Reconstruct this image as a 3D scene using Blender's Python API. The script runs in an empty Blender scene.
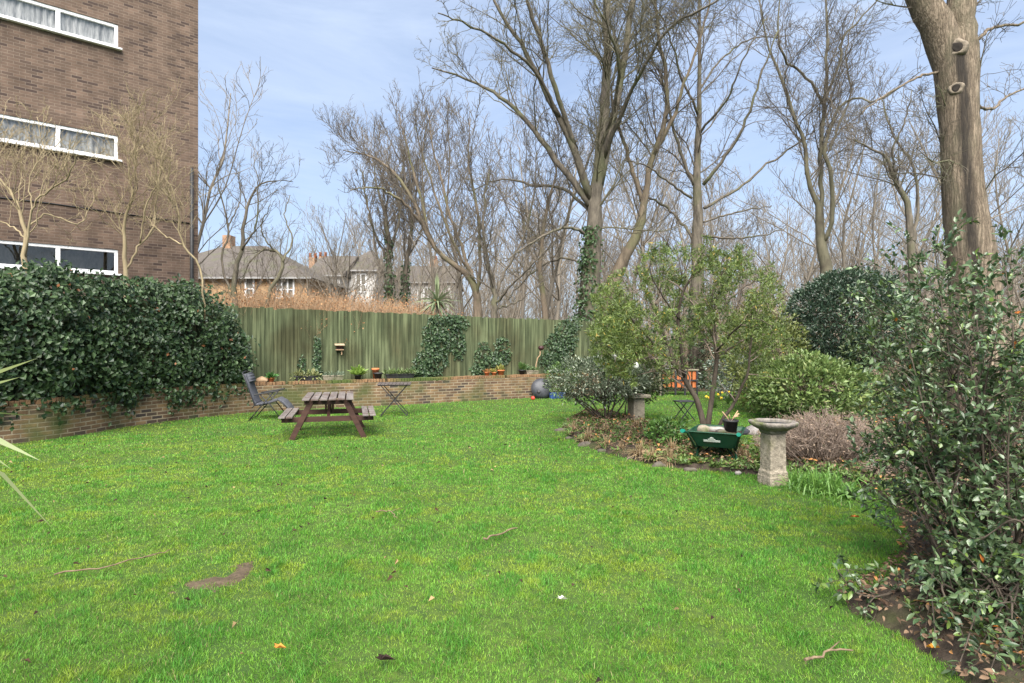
import bpy, math, random
import numpy as np
from mathutils import Matrix, Vector

R = math.radians
rs = np.random.default_rng(7)
random.seed(7)
C = bpy.context.scene.collection
SC = bpy.context.scene

# ------------------------------------------------------------------ camera
H, F = 1.65, 600.0          # eye height, focal length in pixels of a 1024 wide picture
HZ = 341.5                 # horizon row
cam_d = bpy.data.cameras.new("camera"); cam = bpy.data.objects.new("camera", cam_d); C.objects.link(cam)
cam.location = (0, 0, H); cam.rotation_euler = (R(90), 0, 0)
cam_d.sensor_width = 36.0; cam_d.lens = 36.0 * F / 1024.0
cam_d.clip_end = 2000; cam_d.clip_start = 0.05
SC.camera = cam

# ------------------------------------------------------------------ sky, sun, exposure
SUN_EL, SUN_AZ = R(52), R(182)      # azimuth clockwise from +Y: behind the camera, a little to its side
w = bpy.data.worlds.new("World"); SC.world = w; w.use_nodes = True
nt = w.node_tree; nd = nt.nodes; lk = nt.links
bg = nd["Background"]
sky = nd.new("ShaderNodeTexSky"); sky.sky_type = 'NISHITA'; sky.sun_disc = False
sky.sun_elevation = SUN_EL; sky.sun_rotation = SUN_AZ; sky.air_density = 1.0; sky.dust_density = 2.2; sky.ozone_density = 4.5
tc = nd.new("ShaderNodeTexCoord"); mp = nd.new("ShaderNodeMapping"); mp.inputs['Scale'].default_value = (1.2, 1.2, 5.5)
mp.inputs['Rotation'].default_value = (0.0, 0.10, 0.4)
nz = nd.new("ShaderNodeTexNoise"); nz.inputs['Scale'].default_value = 1.7; nz.inputs['Detail'].default_value = 7; nz.inputs['Roughness'].default_value = 0.62
nz.inputs['Distortion'].default_value = 0.6
rp = nd.new("ShaderNodeValToRGB"); rp.color_ramp.elements[0].position = 0.36; rp.color_ramp.elements[1].position = 0.74
rp.color_ramp.elements[0].color = (0.40,)*3 + (1,); rp.color_ramp.elements[1].color = (0.80,)*3 + (1,)
mx = nd.new("ShaderNodeMix"); mx.data_type = 'RGBA'
mx.inputs['B'].default_value = (3.7, 4.35, 5.5, 1)
lk.new(tc.outputs['Generated'], mp.inputs['Vector']); lk.new(mp.outputs['Vector'], nz.inputs['Vector'])
lk.new(nz.outputs['Fac'], rp.inputs['Fac']); lk.new(rp.outputs['Color'], mx.inputs['Factor'])
lk.new(sky.outputs['Color'], mx.inputs['A']); lk.new(mx.outputs['Result'], bg.inputs['Color'])
bg.inputs['Strength'].default_value = 0.085

sd = bpy.data.lights.new("sun", 'SUN'); sd.energy = 4.9; sd.angle = R(62); sd.color = (1.0, 0.95, 0.87)
so = bpy.data.objects.new("sun", sd); C.objects.link(so)
to_sun = Vector((math.sin(SUN_AZ)*math.cos(SUN_EL), math.cos(SUN_AZ)*math.cos(SUN_EL), math.sin(SUN_EL)))
so.rotation_euler = to_sun.to_track_quat('Z', 'Y').to_euler()
so.location = (0, -5, 30)

vs = SC.view_settings
SC.display_settings.display_device = 'sRGB'
vs.view_transform = 'Standard'; vs.look = 'None'; vs.gamma = 1.0; vs.use_curve_mapping = False
vs.exposure = 1.32
SC.cycles.max_bounces = 8; SC.cycles.transparent_max_bounces = 8
SC.cycles.use_denoising = True

# ------------------------------------------------------------------ helpers: points
def at(x, y, D):
    return np.array(((x-512.0)/F*D, D, H-(y-HZ)/F*D))
def gnd(x, y, z=0.0):
    D = (H-z)*F/(y-HZ)
    return np.array(((x-512.0)/F*D, D, z))

def vnoise(x, y, scale, seed):
    g = np.random.default_rng(seed).random((256, 256))
    u = np.asarray(x)*scale + 97.3; v = np.asarray(y)*scale + 61.7
    i = np.floor(u).astype(int); j = np.floor(v).astype(int); fu = u-i; fv = v-j
    fu = fu*fu*(3-2*fu); fv = fv*fv*(3-2*fv)
    a = g[i % 256, j % 256]; b = g[(i+1) % 256, j % 256]; c = g[i % 256, (j+1) % 256]; d = g[(i+1) % 256, (j+1) % 256]
    return (a*(1-fu)+b*fu)*(1-fv)+(c*(1-fu)+d*fu)*fv
def fbm(x, y, scale, seed, o=4):
    t = 0; a = 0.5; s = 0
    for k in range(o):
        t = t + a*vnoise(x, y, scale*2**k, seed+k); s += a; a *= 0.55
    return t/s
def in_poly(P, poly):
    x, y = P[:, 0], P[:, 1]; r = np.zeros(len(P), bool); n = len(poly)
    for i in range(n):
        x1, y1 = poly[i][:2]; x2, y2 = poly[(i+1) % n][:2]
        if y1 == y2: continue
        c = ((y1 > y) != (y2 > y)) & (x < (x2-x1)*(y-y1)/(y2-y1)+x1)
        r ^= c
    return r
def poly_dist(P, poly):
    d = np.full(len(P), 1e9); n = len(poly)
    for i in range(n):
        a = np.array(poly[i][:2]); b = np.array(poly[(i+1) % n][:2]); ab = b-a
        t = np.clip(((P[:, :2]-a) @ ab)/(ab @ ab), 0, 1)
        q = a+t[:, None]*ab
        d = np.minimum(d, np.hypot(P[:, 0]-q[:, 0], P[:, 1]-q[:, 1]))
    return d
def catmull(pts, n):
    p = np.array(pts, float); k = len(p)
    q = np.vstack([2*p[0]-p[1], p, 2*p[-1]-p[-2]])
    u = np.linspace(0, k-1-1e-9, n); i = u.astype(int); t = (u-i)[:, None]
    a, b, c, d = q[i], q[i+1], q[i+2], q[i+3]
    return 0.5*((2*b)+(-a+c)*t+(2*a-5*b+4*c-d)*t**2+(-a+3*b-3*c+d)*t**3)
def unit(v):
    return v/np.maximum(np.linalg.norm(v, axis=-1, keepdims=True), 1e-9)

# ------------------------------------------------------------------ helpers: objects
def tag(o, label=None, cat=None, group=None, kind=None):
    if label: o['label'] = label
    if cat: o['category'] = cat
    if group: o['group'] = group
    if kind: o['kind'] = kind
    return o
def thing(name, label, cat, loc=(0, 0, 0), rz=0.0, group=None):
    o = bpy.data.objects.new(name, None); C.objects.link(o)
    o.location = loc; o.rotation_euler = (0, 0, rz); o.empty_display_size = 0.2
    return tag(o, label, cat, group)
def link(name, me, m, parent=None):
    o = bpy.data.objects.new(name, me); C.objects.link(o)
    if m is not None: me.materials.append(m)
    if parent is not None: o.parent = parent
    return o
def dup(r, loc=None, rz=None, label=None, scale=None):
    def cp(o, par):
        c = o.copy(); C.objects.link(c)
        if par is not None: c.parent = par
        for ch in list(o.children): cp(ch, c)
        return c
    c = cp(r, None)
    if loc is not None: c.location = loc
    if rz is not None: c.rotation_euler = (0, 0, rz)
    if scale is not None: c.scale = scale if hasattr(scale, '__len__') else (scale,)*3
    if label: c['label'] = label
    return c

def np_mesh(name, V, faces, col=None, smooth=False, uv=None):
    """V (N,3); faces: list of int arrays (M,k); col (N,3); uv (N,2) per vertex"""
    me = bpy.data.meshes.new(name)
    V = np.ascontiguousarray(V, dtype=np.float32)
    faces = [np.asarray(f, dtype=np.int32) for f in faces if len(f)]
    me.vertices.add(len(V)); me.vertices.foreach_set("co", V.ravel())
    nl = sum(f.size for f in faces); nf = sum(len(f) for f in faces)
    lv = np.concatenate([f.ravel() for f in faces])
    tot = np.concatenate([np.full(len(f), f.shape[1], np.int32) for f in faces])
    st = np.concatenate([[0], np.cumsum(tot)[:-1]]).astype(np.int32)
    me.loops.add(nl); me.loops.foreach_set("vertex_index", lv)
    me.polygons.add(nf); me.polygons.foreach_set("loop_start", st)
    me.polygons.foreach_set("use_smooth", np.full(nf, smooth, bool))
    if col is not None:
        a = me.attributes.new("Col", 'FLOAT_COLOR', 'POINT')
        c4 = np.ones((len(V), 4), np.float32); c4[:, :3] = col
        a.data.foreach_set("color", c4.ravel())
    if uv is not None:
        l = me.uv_layers.new(name="UVMap"); l.data.foreach_set("uv", np.asarray(uv, np.float32)[lv].ravel())
    me.update(calc_edges=True); me.validate()
    return me

def tubes_mesh(name, batches, cap=False, col=None):
    """batches: list of (P (B,n,3), Rr (B,n), sides)"""
    Vs, Fs, off = [], [], 0
    for P, Rr, s in batches:
        if len(P) == 0: continue
        B, n, _ = P.shape
        T = np.gradient(P, axis=1); T = unit(T)
        m = unit(P[:, -1]-P[:, 0]+1e-6)
        ref = np.where(np.abs(m[:, 2:3]) < 0.8, np.array([[0, 0, 1.0]]), np.array([[1.0, 0, 0]]))
        U = unit(np.cross(T, ref[:, None, :])); W = np.cross(T, U)
        a = np.arange(s)*2*np.pi/s
        V = P[:, :, None, :]+Rr[:, :, None, None]*(np.cos(a)[None, None, :, None]*U[:, :, None, :]+np.sin(a)[None, None, :, None]*W[:, :, None, :])
        Vs.append(V.reshape(-1, 3))
        idx = off+np.arange(B*n*s).reshape(B, n, s)
        q = np.stack([idx[:, :-1, :], np.roll(idx, -1, 2)[:, :-1, :], np.roll(idx, -1, 2)[:, 1:, :], idx[:, 1:, :]], -1).reshape(-1, 4)
        Fs.append(q)
        if cap: Fs.append(idx[:, -1, :].reshape(-1, s)); Fs.append(idx[:, 0, ::-1].reshape(-1, s))
        off += B*n*s
    return np_mesh(name, np.concatenate(Vs), Fs, smooth=True)

class MB:
    """mesh collector in local coordinates"""
    def __init__(s): s.v = []; s.f = []; s.sm = []
    def add(s, V, F_, smooth=False):
        o = len(s.v); s.v += [tuple(map(float, p)) for p in V]
        for f in F_: s.f.append([o+i for i in f]); s.sm.append(smooth)
        return s
    def box(s, c, d, M=None):
        x, y, z = d[0]/2, d[1]/2, d[2]/2
        V = [Vector((sx*x, sy*y, sz*z)) for sz in (-1, 1) for sy in (-1, 1) for sx in (-1, 1)]
        if M is not None: V = [M @ p for p in V]
        V = [p+Vector(c) for p in V]
        return s.add(V, [(0, 2, 3, 1), (4, 5, 7, 6), (0, 1, 5, 4), (2, 6, 7, 3), (0, 4, 6, 2), (1, 3, 7, 5)])
    def bar(s, a, b, w_, t_, up=(0, 0, 1)):
        """box from a to b, width w_ along side, thickness t_ along up"""
        a, b = Vector(a), Vector(b); d = b-a; L = d.length; x = d.normalized(); u = Vector(up)
        y = u.cross(x)
        if y.length < 1e-4: y = Vector((0, 1, 0)).cross(x)
        y.normalize(); z = x.cross(y)
        M = Matrix((x, y, z)).transposed()
        return s.box((a+b)/2, (L, w_, t_), M)
    def tube(s, pts, r, n=10, cap=True):
        pts = [np.array(p, float) for p in pts]; k = len(pts)
        rr = r if hasattr(r, '__len__') else [r]*k
        P = np.array(pts); T = unit(np.gradient(P, axis=0))
        m = unit(P[-1]-P[0]+1e-6); ref = np.array([0, 0, 1.0]) if abs(m[2]) < .8 else np.array([1.0, 0, 0])
        V = []
        for i in range(k):
            U = unit(np.cross(T[i], ref)); W = np.cross(T[i], U)
            for j in range(n):
                a = 2*math.pi*j/n; V.append(P[i]+rr[i]*(math.cos(a)*U+math.sin(a)*W))
        Fc = [(i*n+j, i*n+(j+1) % n, (i+1)*n+(j+1) % n, (i+1)*n+j) for i in range(k-1) for j in range(n)]
        s.add(V, Fc, True)
        if cap:
            o = len(s.v)-k*n
            s.f.append([o+j for j in range(n)][::-1]); s.sm.append(False)
            s.f.append([o+(k-1)*n+j for j in range(n)]); s.sm.append(False)
        return s
    def lathe(s, prof, n=28, c=(0, 0, 0), wob=None, M=None):
        V = []
        for r, z in prof:
            for j in range(n):
                a = 2*math.pi*j/n; q = r*(1+(wob(a, r) if wob else 0))
                p = Vector((q*math.cos(a), q*math.sin(a), z))
                if M is not None: p = M @ p
                V.append((p[0]+c[0], p[1]+c[1], p[2]+c[2]))
        k = len(prof)
        Fc = [(i*n+j, i*n+(j+1) % n, (i+1)*n+(j+1) % n, (i+1)*n+j) for i in range(k-1) for j in range(n)]
        o = len(s.v); s.add(V, Fc, True)
        if prof[0][0] > 1e-4: s.f.append([o+j for j in range(n)][::-1]); s.sm.append(False)
        if prof[-1][0] > 1e-4: s.f.append([o+(k-1)*n+j for j in range(n)]); s.sm.append(False)
        return s
    def mesh(s, name, autouv=False):
        me = bpy.data.meshes.new(name); me.from_pydata(s.v, [], s.f)
        me.polygons.foreach_set("use_smooth", s.sm)
        me.update()
        if autouv:
            l = me.uv_layers.new(name="UVMap")
            for p in me.polygons:
                nx, ny, nz_ = map(abs, p.normal)
                for li in p.loop_indices:
                    x, y, z = me.vertices[me.loops[li].vertex_index].co
                    l.data[li].uv = (x, y) if nz_ > .7 else ((y, z) if nx > ny else (x, z))
        return me
    def build(s, name, m, parent=None, bevel=0.0, autouv=False):
        o = link(name, s.mesh(name, autouv), m, parent)
        if bevel:
            b = o.modifiers.new("bevel", 'BEVEL'); b.width = bevel; b.segments = 2; b.limit_method = 'ANGLE'; b.angle_limit = R(40)
        return o

# ------------------------------------------------------------------ helpers: materials
def new_mat(name):
    m = bpy.data.materials.new(name); m.use_nodes = True
    return m, m.node_tree.nodes, m.node_tree.links, m.node_tree.nodes["Principled BSDF"]
def c4(c): return (c[0], c[1], c[2], 1)
def pmat(name, c1, c2, scale=8.0, rough=0.8, bump=0.3, stretch=(1, 1, 1), c3=None, s3=1.5, t3=(0.5, 0.65), metallic=0.0, dist=0.02, spec=0.3):
    m, n, l, b = new_mat(name)
    t = n.new("ShaderNodeTexCoord"); mp_ = n.new("ShaderNodeMapping"); mp_.inputs['Scale'].default_value = stretch
    z = n.new("ShaderNodeTexNoise"); z.inputs['Scale'].default_value = scale; z.inputs['Detail'].default_value = 8; z.inputs['Roughness'].default_value = 0.65
    r = n.new("ShaderNodeValToRGB"); r.color_ramp.elements[0].position = 0.32; r.color_ramp.elements[1].position = 0.68
    r.color_ramp.elements[0].color = c4(c1); r.color_ramp.elements[1].color = c4(c2)
    l.new(t.outputs['Object'], mp_.inputs['Vector']); l.new(mp_.outputs['Vector'], z.inputs['Vector']); l.new(z.outputs['Fac'], r.inputs['Fac'])
    out = r.outputs['Color']
    if c3 is not None:
        z3 = n.new("ShaderNodeTexNoise"); z3.inputs['Scale'].default_value = s3; z3.inputs['Detail'].default_value = 6
        l.new(t.outputs['Object'], z3.inputs['Vector'])
        r3 = n.new("ShaderNodeValToRGB"); r3.color_ramp.elements[0].position = t3[0]; r3.color_ramp.elements[1].position = t3[1]
        l.new(z3.outputs['Fac'], r3.inputs['Fac'])
        x3 = n.new("ShaderNodeMix"); x3.data_type = 'RGBA'; x3.inputs['B'].default_value = c4(c3)
        l.new(r3.outputs['Color'], x3.inputs['Factor']); l.new(out, x3.inputs['A']); out = x3.outputs['Result']
    l.new(out, b.inputs['Base Color'])
    b.inputs['Roughness'].default_value = rough; b.inputs['Metallic'].default_value = metallic; b.inputs['Specular IOR Level'].default_value = spec
    if bump:
        bp = n.new("ShaderNodeBump"); bp.inputs['Strength'].default_value = bump; bp.inputs['Distance'].default_value = dist
        l.new(z.outputs['Fac'], bp.inputs['Height']); l.new(bp.outputs['Normal'], b.inputs['Normal'])
    return m
def leaf_mat(name, rough=0.5, trans=0.25, spec=0.4):
    m, n, l, b = new_mat(name)
    a = n.new("ShaderNodeAttribute"); a.attribute_name = "Col"
    b.inputs['Roughness'].default_value = rough; b.inputs['Specular IOR Level'].default_value = spec
    l.new(a.outputs['Color'], b.inputs['Base Color'])
    tr = n.new("ShaderNodeBsdfTranslucent"); l.new(a.outputs['Color'], tr.inputs['Color'])
    ms = n.new("ShaderNodeMixShader"); ms.inputs['Fac'].default_value = trans
    o = n["Material Output"]
    l.new(b.outputs['BSDF'], ms.inputs[1]); l.new(tr.outputs['BSDF'], ms.inputs[2]); l.new(ms.outputs['Shader'], o.inputs['Surface'])
    return m
def brick_mat(name, c1, c2, mortar, bw=0.225, rh=0.075, ms_=0.006, moss=None, moss_t=(0.5, 0.7), moss_s=1.6, bias=0.0, dark=None, dark_p=.72):
    m, n, l, b = new_mat(name)
    t = n.new("ShaderNodeTexCoord")
    k = n.new("ShaderNodeTexBrick"); k.inputs['Scale'].default_value = 1; k.inputs['Brick Width'].default_value = bw; k.inputs['Row Height'].default_value = rh
    k.inputs['Mortar Size'].default_value = ms_; k.inputs['Mortar Smooth'].default_value = 0.3; k.inputs['Bias'].default_value = bias
    k.inputs['Color1'].default_value = c4(c1); k.inputs['Color2'].default_value = c4(c2); k.inputs['Mortar'].default_value = c4(mortar)
    l.new(t.outputs['UV'], k.inputs['Vector'])
    z = n.new("ShaderNodeTexNoise"); z.inputs['Scale'].default_value = 3.0; z.inputs['Detail'].default_value = 8
    l.new(t.outputs['Object'], z.inputs['Vector'])
    hv = n.new("ShaderNodeHueSaturation")
    mr = n.new("ShaderNodeMapRange"); mr.inputs['From Min'].default_value = 0.3; mr.inputs['From Max'].default_value = 0.7; mr.inputs['To Min'].default_value = 0.7; mr.inputs['To Max'].default_value = 1.25
    l.new(z.outputs['Fac'], mr.inputs['Value']); l.new(mr.outputs['Result'], hv.inputs['Value']); l.new(k.outputs['Color'], hv.inputs['Color'])
    out = hv.outputs['Color']
    if dark is not None:      # odd burnt bricks: a second brick lookup shifted by whole bricks
        mpd = n.new("ShaderNodeMapping"); mpd.inputs['Location'].default_value = (bw*40, rh*34, 0)
        l.new(t.outputs['UV'], mpd.inputs['Vector'])
        k2 = n.new("ShaderNodeTexBrick")
        for nm in ('Scale', 'Brick Width', 'Row Height', 'Mortar Size', 'Mortar Smooth'): k2.inputs[nm].default_value = k.inputs[nm].default_value
        k2.inputs['Color1'].default_value = (0, 0, 0, 1); k2.inputs['Color2'].default_value = (1, 1, 1, 1); k2.inputs['Mortar'].default_value = (0, 0, 0, 1)
        l.new(mpd.outputs['Vector'], k2.inputs['Vector'])
        rd = n.new("ShaderNodeValToRGB"); rd.color_ramp.elements[0].position = dark_p; rd.color_ramp.elements[1].position = .93
        l.new(k2.outputs['Color'], rd.inputs['Fac'])
        xd = n.new("ShaderNodeMix"); xd.data_type = 'RGBA'; xd.inputs['B'].default_value = c4(dark)
        l.new(rd.outputs['Color'], xd.inputs['Factor']); l.new(out, xd.inputs['A']); out = xd.outputs['Result']
    if moss is not None:
        z3 = n.new("ShaderNodeTexNoise"); z3.inputs['Scale'].default_value = moss_s; z3.inputs['Detail'].default_value = 7
        l.new(t.outputs['Object'], z3.inputs['Vector'])
        r3 = n.new("ShaderNodeValToRGB"); r3.color_ramp.elements[0].position = moss_t[0]; r3.color_ramp.elements[1].position = moss_t[1]
        r3.color_ramp.elements[1].color = (0.8, 0.8, 0.8, 1)
        l.new(z3.outputs['Fac'], r3.inputs['Fac'])
        x3 = n.new("ShaderNodeMix"); x3.data_type = 'RGBA'; x3.inputs['B'].default_value = c4(moss)
        l.new(r3.outputs['Color'], x3.inputs['Factor']); l.new(out, x3.inputs['A']); out = x3.outputs['Result']
    l.new(out, b.inputs['Base Color']); b.inputs['Roughness'].default_value = 0.9; b.inputs['Specular IOR Level'].default_value = 0.2
    z2 = n.new("ShaderNodeTexNoise"); z2.inputs['Scale'].default_value = 60; z2.inputs['Detail'].default_value = 4
    l.new(t.outputs['Object'], z2.inputs['Vector'])
    mth = n.new("ShaderNodeMath"); mth.operation = 'MULTIPLY_ADD'; mth.inputs[1].default_value = -1.0
    l.new(k.outputs['Fac'], mth.inputs[0]); l.new(z2.outputs['Fac'], mth.inputs[2])
    bp = n.new("ShaderNodeBump"); bp.inputs['Strength'].default_value = 0.6; bp.inputs['Distance'].default_value = 0.01
    l.new(mth.outputs['Value'], bp.inputs['Height']); l.new(bp.outputs['Normal'], b.inputs['Normal'])
    return m

M = {}
M['lawn'] = pmat('lawn_soil', (0.020, 0.045, 0.008), (0.065, 0.105, 0.015), 14.0, 0.95, 0.5, c3=(0.03, 0.065, 0.01), s3=0.8)
M['soil'] = pmat('soil', (0.016, 0.012, 0.009), (0.068, 0.050, 0.036), 14, 0.95, 0.8, c3=(0.05, 0.055, 0.02), s3=2.2, dist=0.04)
M['litter'] = pmat('woodland_litter', (0.06, 0.042, 0.026), (0.17, 0.125, 0.08), 9, 0.95, 0.8, c3=(0.05, 0.08, 0.02), s3=0.4, dist=0.05)
M['flat_brick'] = brick_mat('brown_brick', (0.150, 0.102, 0.076), (0.106, 0.074, 0.057), (0.185, 0.143, 0.112), bw=.20, rh=.066, ms_=.006, dark=(0.066, 0.046, 0.039), dark_p=.80)
M['wall_brick'] = brick_mat('stock_brick', (0.20, 0.132, 0.068), (0.10, 0.062, 0.04), (0.23, 0.19, 0.13), ms_=0.011, moss=(0.055, 0.075, 0.022), moss_t=(0.46, 0.68), dark=(0.05, 0.04, 0.035))
M['house_brick'] = brick_mat('buff_brick', (0.42, 0.27, 0.14), (0.34, 0.21, 0.11), (0.4, 0.33, 0.25))
M['chimney_brick'] = brick_mat('chimney_brick', (0.34, 0.2, 0.12), (0.28, 0.16, 0.1), (0.35, 0.28, 0.2))
M['render'] = pmat('white_render', (0.46, 0.445, 0.42), (0.58, 0.565, 0.54), 2, 0.9, 0.1)
M['dark_render'] = pmat('grey_render', (0.2, 0.18, 0.16), (0.27, 0.25, 0.22), 2, 0.9, 0.1)
M['roof'] = pmat('roof_tile', (0.055, 0.048, 0.043), (0.12, 0.104, 0.09), 9, 0.9, 0.6, (1, 1, 5), c3=(0.085, 0.085, 0.052), s3=1.6, t3=(.52, .72))
M['gutter'] = pmat('gutter_grey', (.2, .2, .2), (.34, .33, .32), 3, .6, 0)
M['upvc'] = pmat('white_frame', (0.72, 0.73, 0.74), (0.8, 0.8, 0.8), 3, 0.35, 0.0)
M['black_plastic'] = pmat('black_plastic', (0.018, 0.018, 0.019), (0.035, 0.035, 0.036), 12, 0.5, 0.1)
M['bark_a'] = pmat('grey_brown_bark', (0.048, 0.041, 0.032), (0.165, 0.140, 0.108), 9, 0.9, 1.0, (1, 1, 0.22), c3=(0.10, 0.10, 0.055), s3=1.2, dist=0.04)
M['twig_bark'] = pmat('fine_twig_bark', (0.062, 0.052, 0.042), (0.15, 0.128, 0.10), 6, 0.9, 0.2, (1, 1, .4))
M['hollow'] = pmat('rotten_hollow', (.012, .01, .008), (.03, .024, .02), 12, .95, .3)
M['bark_b'] = pmat('orange_brown_bark', (0.085, 0.066, 0.047), (0.21, 0.165, 0.118), 8, 0.9, 0.7, (1, 1, 0.25), c3=(0.12, 0.12, 0.06), s3=1.0, dist=0.03)
M['bark_c'] = pmat('smooth_tan_bark', (0.13, 0.098, 0.070), (0.245, 0.19, 0.14), 6, 0.85, 0.7, (1, 1, 0.13), c3=(0.085, 0.072, 0.052), s3=0.9, t3=(0.5, 0.62), dist=0.025)
M['bark_far'] = pmat('hazy_far_bark', (0.135, 0.117, 0.092), (0.245, 0.212, 0.17), 4, 0.9, 0.2, (1, 1, 0.3))  # bark paled so the far trees carry distance haze in their colour
M['bark_green'] = pmat('mossy_branch_bark', (0.072, 0.068, 0.042), (0.165, 0.148, 0.10), 6, 0.9, 0.5, (1, 1, 0.3), c3=(0.07, 0.058, 0.042), s3=1.3)
M['bark_yellow'] = pmat('yellow_shrub_bark', (0.15, 0.12, 0.065), (0.36, 0.29, 0.18), 5, 0.85, 0.2, (1, 1, 0.3))
M['bark_dark'] = pmat('dark_shrub_bark', (0.035, 0.027, 0.02), (0.10, 0.08, 0.06), 12, 0.9, 0.6, (1, 1, 0.3))
M['twig_grey'] = pmat('dry_grey_twig', (0.16, 0.12, 0.095), (0.30, 0.235, 0.19), 10, 0.95, 0.1)
M['twig_tan'] = pmat('dry_tan_twig', (0.26, 0.17, 0.10), (0.42, 0.29, 0.18), 10, 0.95, 0.1)
M['leaf'] = leaf_mat('leaf', 0.45, 0.22, 0.45)
M['leaf_gloss'] = leaf_mat('glossy_leaf', 0.27, 0.2, 0.6)
M['twig_scrub'] = pmat('pale_scrub_twig', (0.20, 0.155, 0.11), (0.36, 0.29, 0.21), 3, 0.95, 0.1)
M['leaf_ivy'] = leaf_mat('ivy_leaf', 0.45, 0.12, 0.4)
M['leaf_dry'] = leaf_mat('dry_leaf', 0.85, 0.2, 0.15)
M['grass'] = leaf_mat('grass_blade', 0.5, 0.22, 0.3)
M['fence'] = None

# fence board: vertical streaks of algae over weathered wood
def fence_mat():
    m, n, l, b = new_mat('algae_fence_board')
    t = n.new("ShaderNodeTexCoord")
    def ns(scale, sc, det=6):
        mp_ = n.new("ShaderNodeMapping"); mp_.inputs['Scale'].default_value = sc
        z = n.new("ShaderNodeTexNoise"); z.inputs['Scale'].default_value = scale; z.inputs['Detail'].default_value = det
        l.new(t.outputs['Object'], mp_.inputs['Vector']); l.new(mp_.outputs['Vector'], z.inputs['Vector']); return z
    a = ns(14, (1, 1, 0.06)); r = n.new("ShaderNodeValToRGB")
    e = r.color_ramp.elements; e[0].position = 0.3; e[0].color = (0.034, 0.042, 0.022, 1); e[1].position = 0.74; e[1].color = (0.150, 0.172, 0.092, 1)
    x = r.color_ramp.elements.new(0.5); x.color = (0.070, 0.084, 0.044, 1)
    l.new(a.outputs['Fac'], r.inputs['Fac'])
    d = ns(1.1, (1, 1, 0.8)); rd = n.new("ShaderNodeValToRGB"); rd.color_ramp.elements[0].position = 0.48; rd.color_ramp.elements[1].position = 0.68
    l.new(d.outputs['Fac'], rd.inputs['Fac'])
    mxx = n.new("ShaderNodeMix"); mxx.data_type = 'RGBA'; mxx.blend_type = 'MULTIPLY'; mxx.inputs['B'].default_value = (0.72, 0.62, 0.6, 1)
    l.new(rd.outputs['Color'], mxx.inputs['Factor']); l.new(r.outputs['Color'], mxx.inputs['A']); l.new(mxx.outputs['Result'], b.inputs['Base Color'])
    b.inputs['Roughness'].default_value = 0.9; b.inputs['Specular IOR Level'].default_value = 0.15
    bp = n.new("ShaderNodeBump"); bp.inputs['Strength'].default_value = 0.4; bp.inputs['Distance'].default_value = 0.01
    l.new(a.outputs['Fac'], bp.inputs['Height']); l.new(bp.outputs['Normal'], b.inputs['Normal'])
    return m
M['fence'] = fence_mat()
M['table_wood'] = pmat('brown_stained_wood', (0.030, 0.015, 0.011), (0.068, 0.032, 0.022), 10, 0.6, 0.3, (0.2, 1, 1))
M['table_top'] = pmat('weathered_top_wood', (0.10, 0.085, 0.078), (0.21, 0.185, 0.17), 14, 0.6, 0.3, (1, 0.12, 1), c3=(0.09, 0.06, 0.05), s3=5)
M['chair_fabric'] = pmat('grey_chair_fabric', (0.060, 0.063, 0.074), (0.095, 0.099, 0.115), 30, 0.85, 0.2)
M['dark_metal'] = pmat('dark_metal', (0.015, 0.016, 0.018), (0.035, 0.035, 0.04), 10, 0.45, 0.1)
M['barrow_green'] = pmat('barrow_green_paint', (0.006, 0.036, 0.018), (0.012, 0.056, 0.028), 7, 0.4, 0.1, c3=(0.03, 0.05, 0.03), s3=6, t3=(0.55, 0.75))
M['teal'] = pmat('teal_grip', (0.0, 0.13, 0.09), (0.0, 0.17, 0.115), 7, 0.45, 0.0)
M['decal'] = pmat('pale_decal', (0.5, 0.55, 0.5), (0.62, 0.66, 0.62), 30, 0.5, 0.0)
M['stone'] = pmat('pitted_stone', (0.17, 0.145, 0.11), (0.42, 0.36, 0.28), 22, 0.95, 1.0, c3=(0.20, 0.19, 0.10), s3=4, t3=(0.52, 0.7), dist=0.03)
M['bowl_stone'] = pmat('grey_bowl_stone', (0.11, 0.095, 0.085), (0.26, 0.23, 0.20), 18, 0.9, 0.8, c3=(0.10, 0.11, 0.045), s3=5, dist=0.02)
M['rock'] = pmat('grey_rock', (0.16, 0.145, 0.13), (0.36, 0.33, 0.31), 9, 0.9, 0.8)
M['soil_stone'] = pmat('earthy_stone', (0.05, 0.042, 0.034), (0.15, 0.13, 0.11), 9, 0.95, 0.8, c3=(.05, .06, .02), s3=3)
M['concrete'] = pmat('weathered_concrete', (0.17, 0.145, 0.11), (0.33, 0.29, 0.22), 14, 0.95, 0.6, c3=(0.10, 0.11, 0.05), s3=4)
M['terracotta'] = pmat('terracotta', (0.42, 0.13, 0.05), (0.52, 0.18, 0.07), 9, 0.85, 0.2)
M['orange_wood'] = pmat('orange_wood', (0.36, 0.10, 0.03), (0.5, 0.16, 0.055), 9, 0.7, 0.2, (1, 1, .2))
M['blue'] = pmat('blue_plastic', (0.03, 0.07, 0.22), (0.05, 0.10, 0.28), 9, 0.5, 0.1)
M['red'] = pmat('red_plastic', (0.55, 0.04, 0.03), (0.6, 0.07, 0.05), 9, 0.4, 0.0)
M['white'] = pmat('white_plastic', (0.7, 0.7, 0.68), (0.8, 0.8, 0.78), 9, 0.4, 0.0)
M['grey_metal'] = pmat('grey_metal', (0.16, 0.15, 0.15), (0.27, 0.25, 0.25), 9, 0.5, 0.1)
M['charcoal'] = pmat('charcoal_enamel', (0.03, 0.032, 0.038), (0.065, 0.068, 0.078), 9, 0.42, 0.15)
M['stick'] = pmat('dead_stick', (0.10, 0.07, 0.045), (0.22, 0.16, 0.10), 14, 0.9, 0.4)
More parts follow.
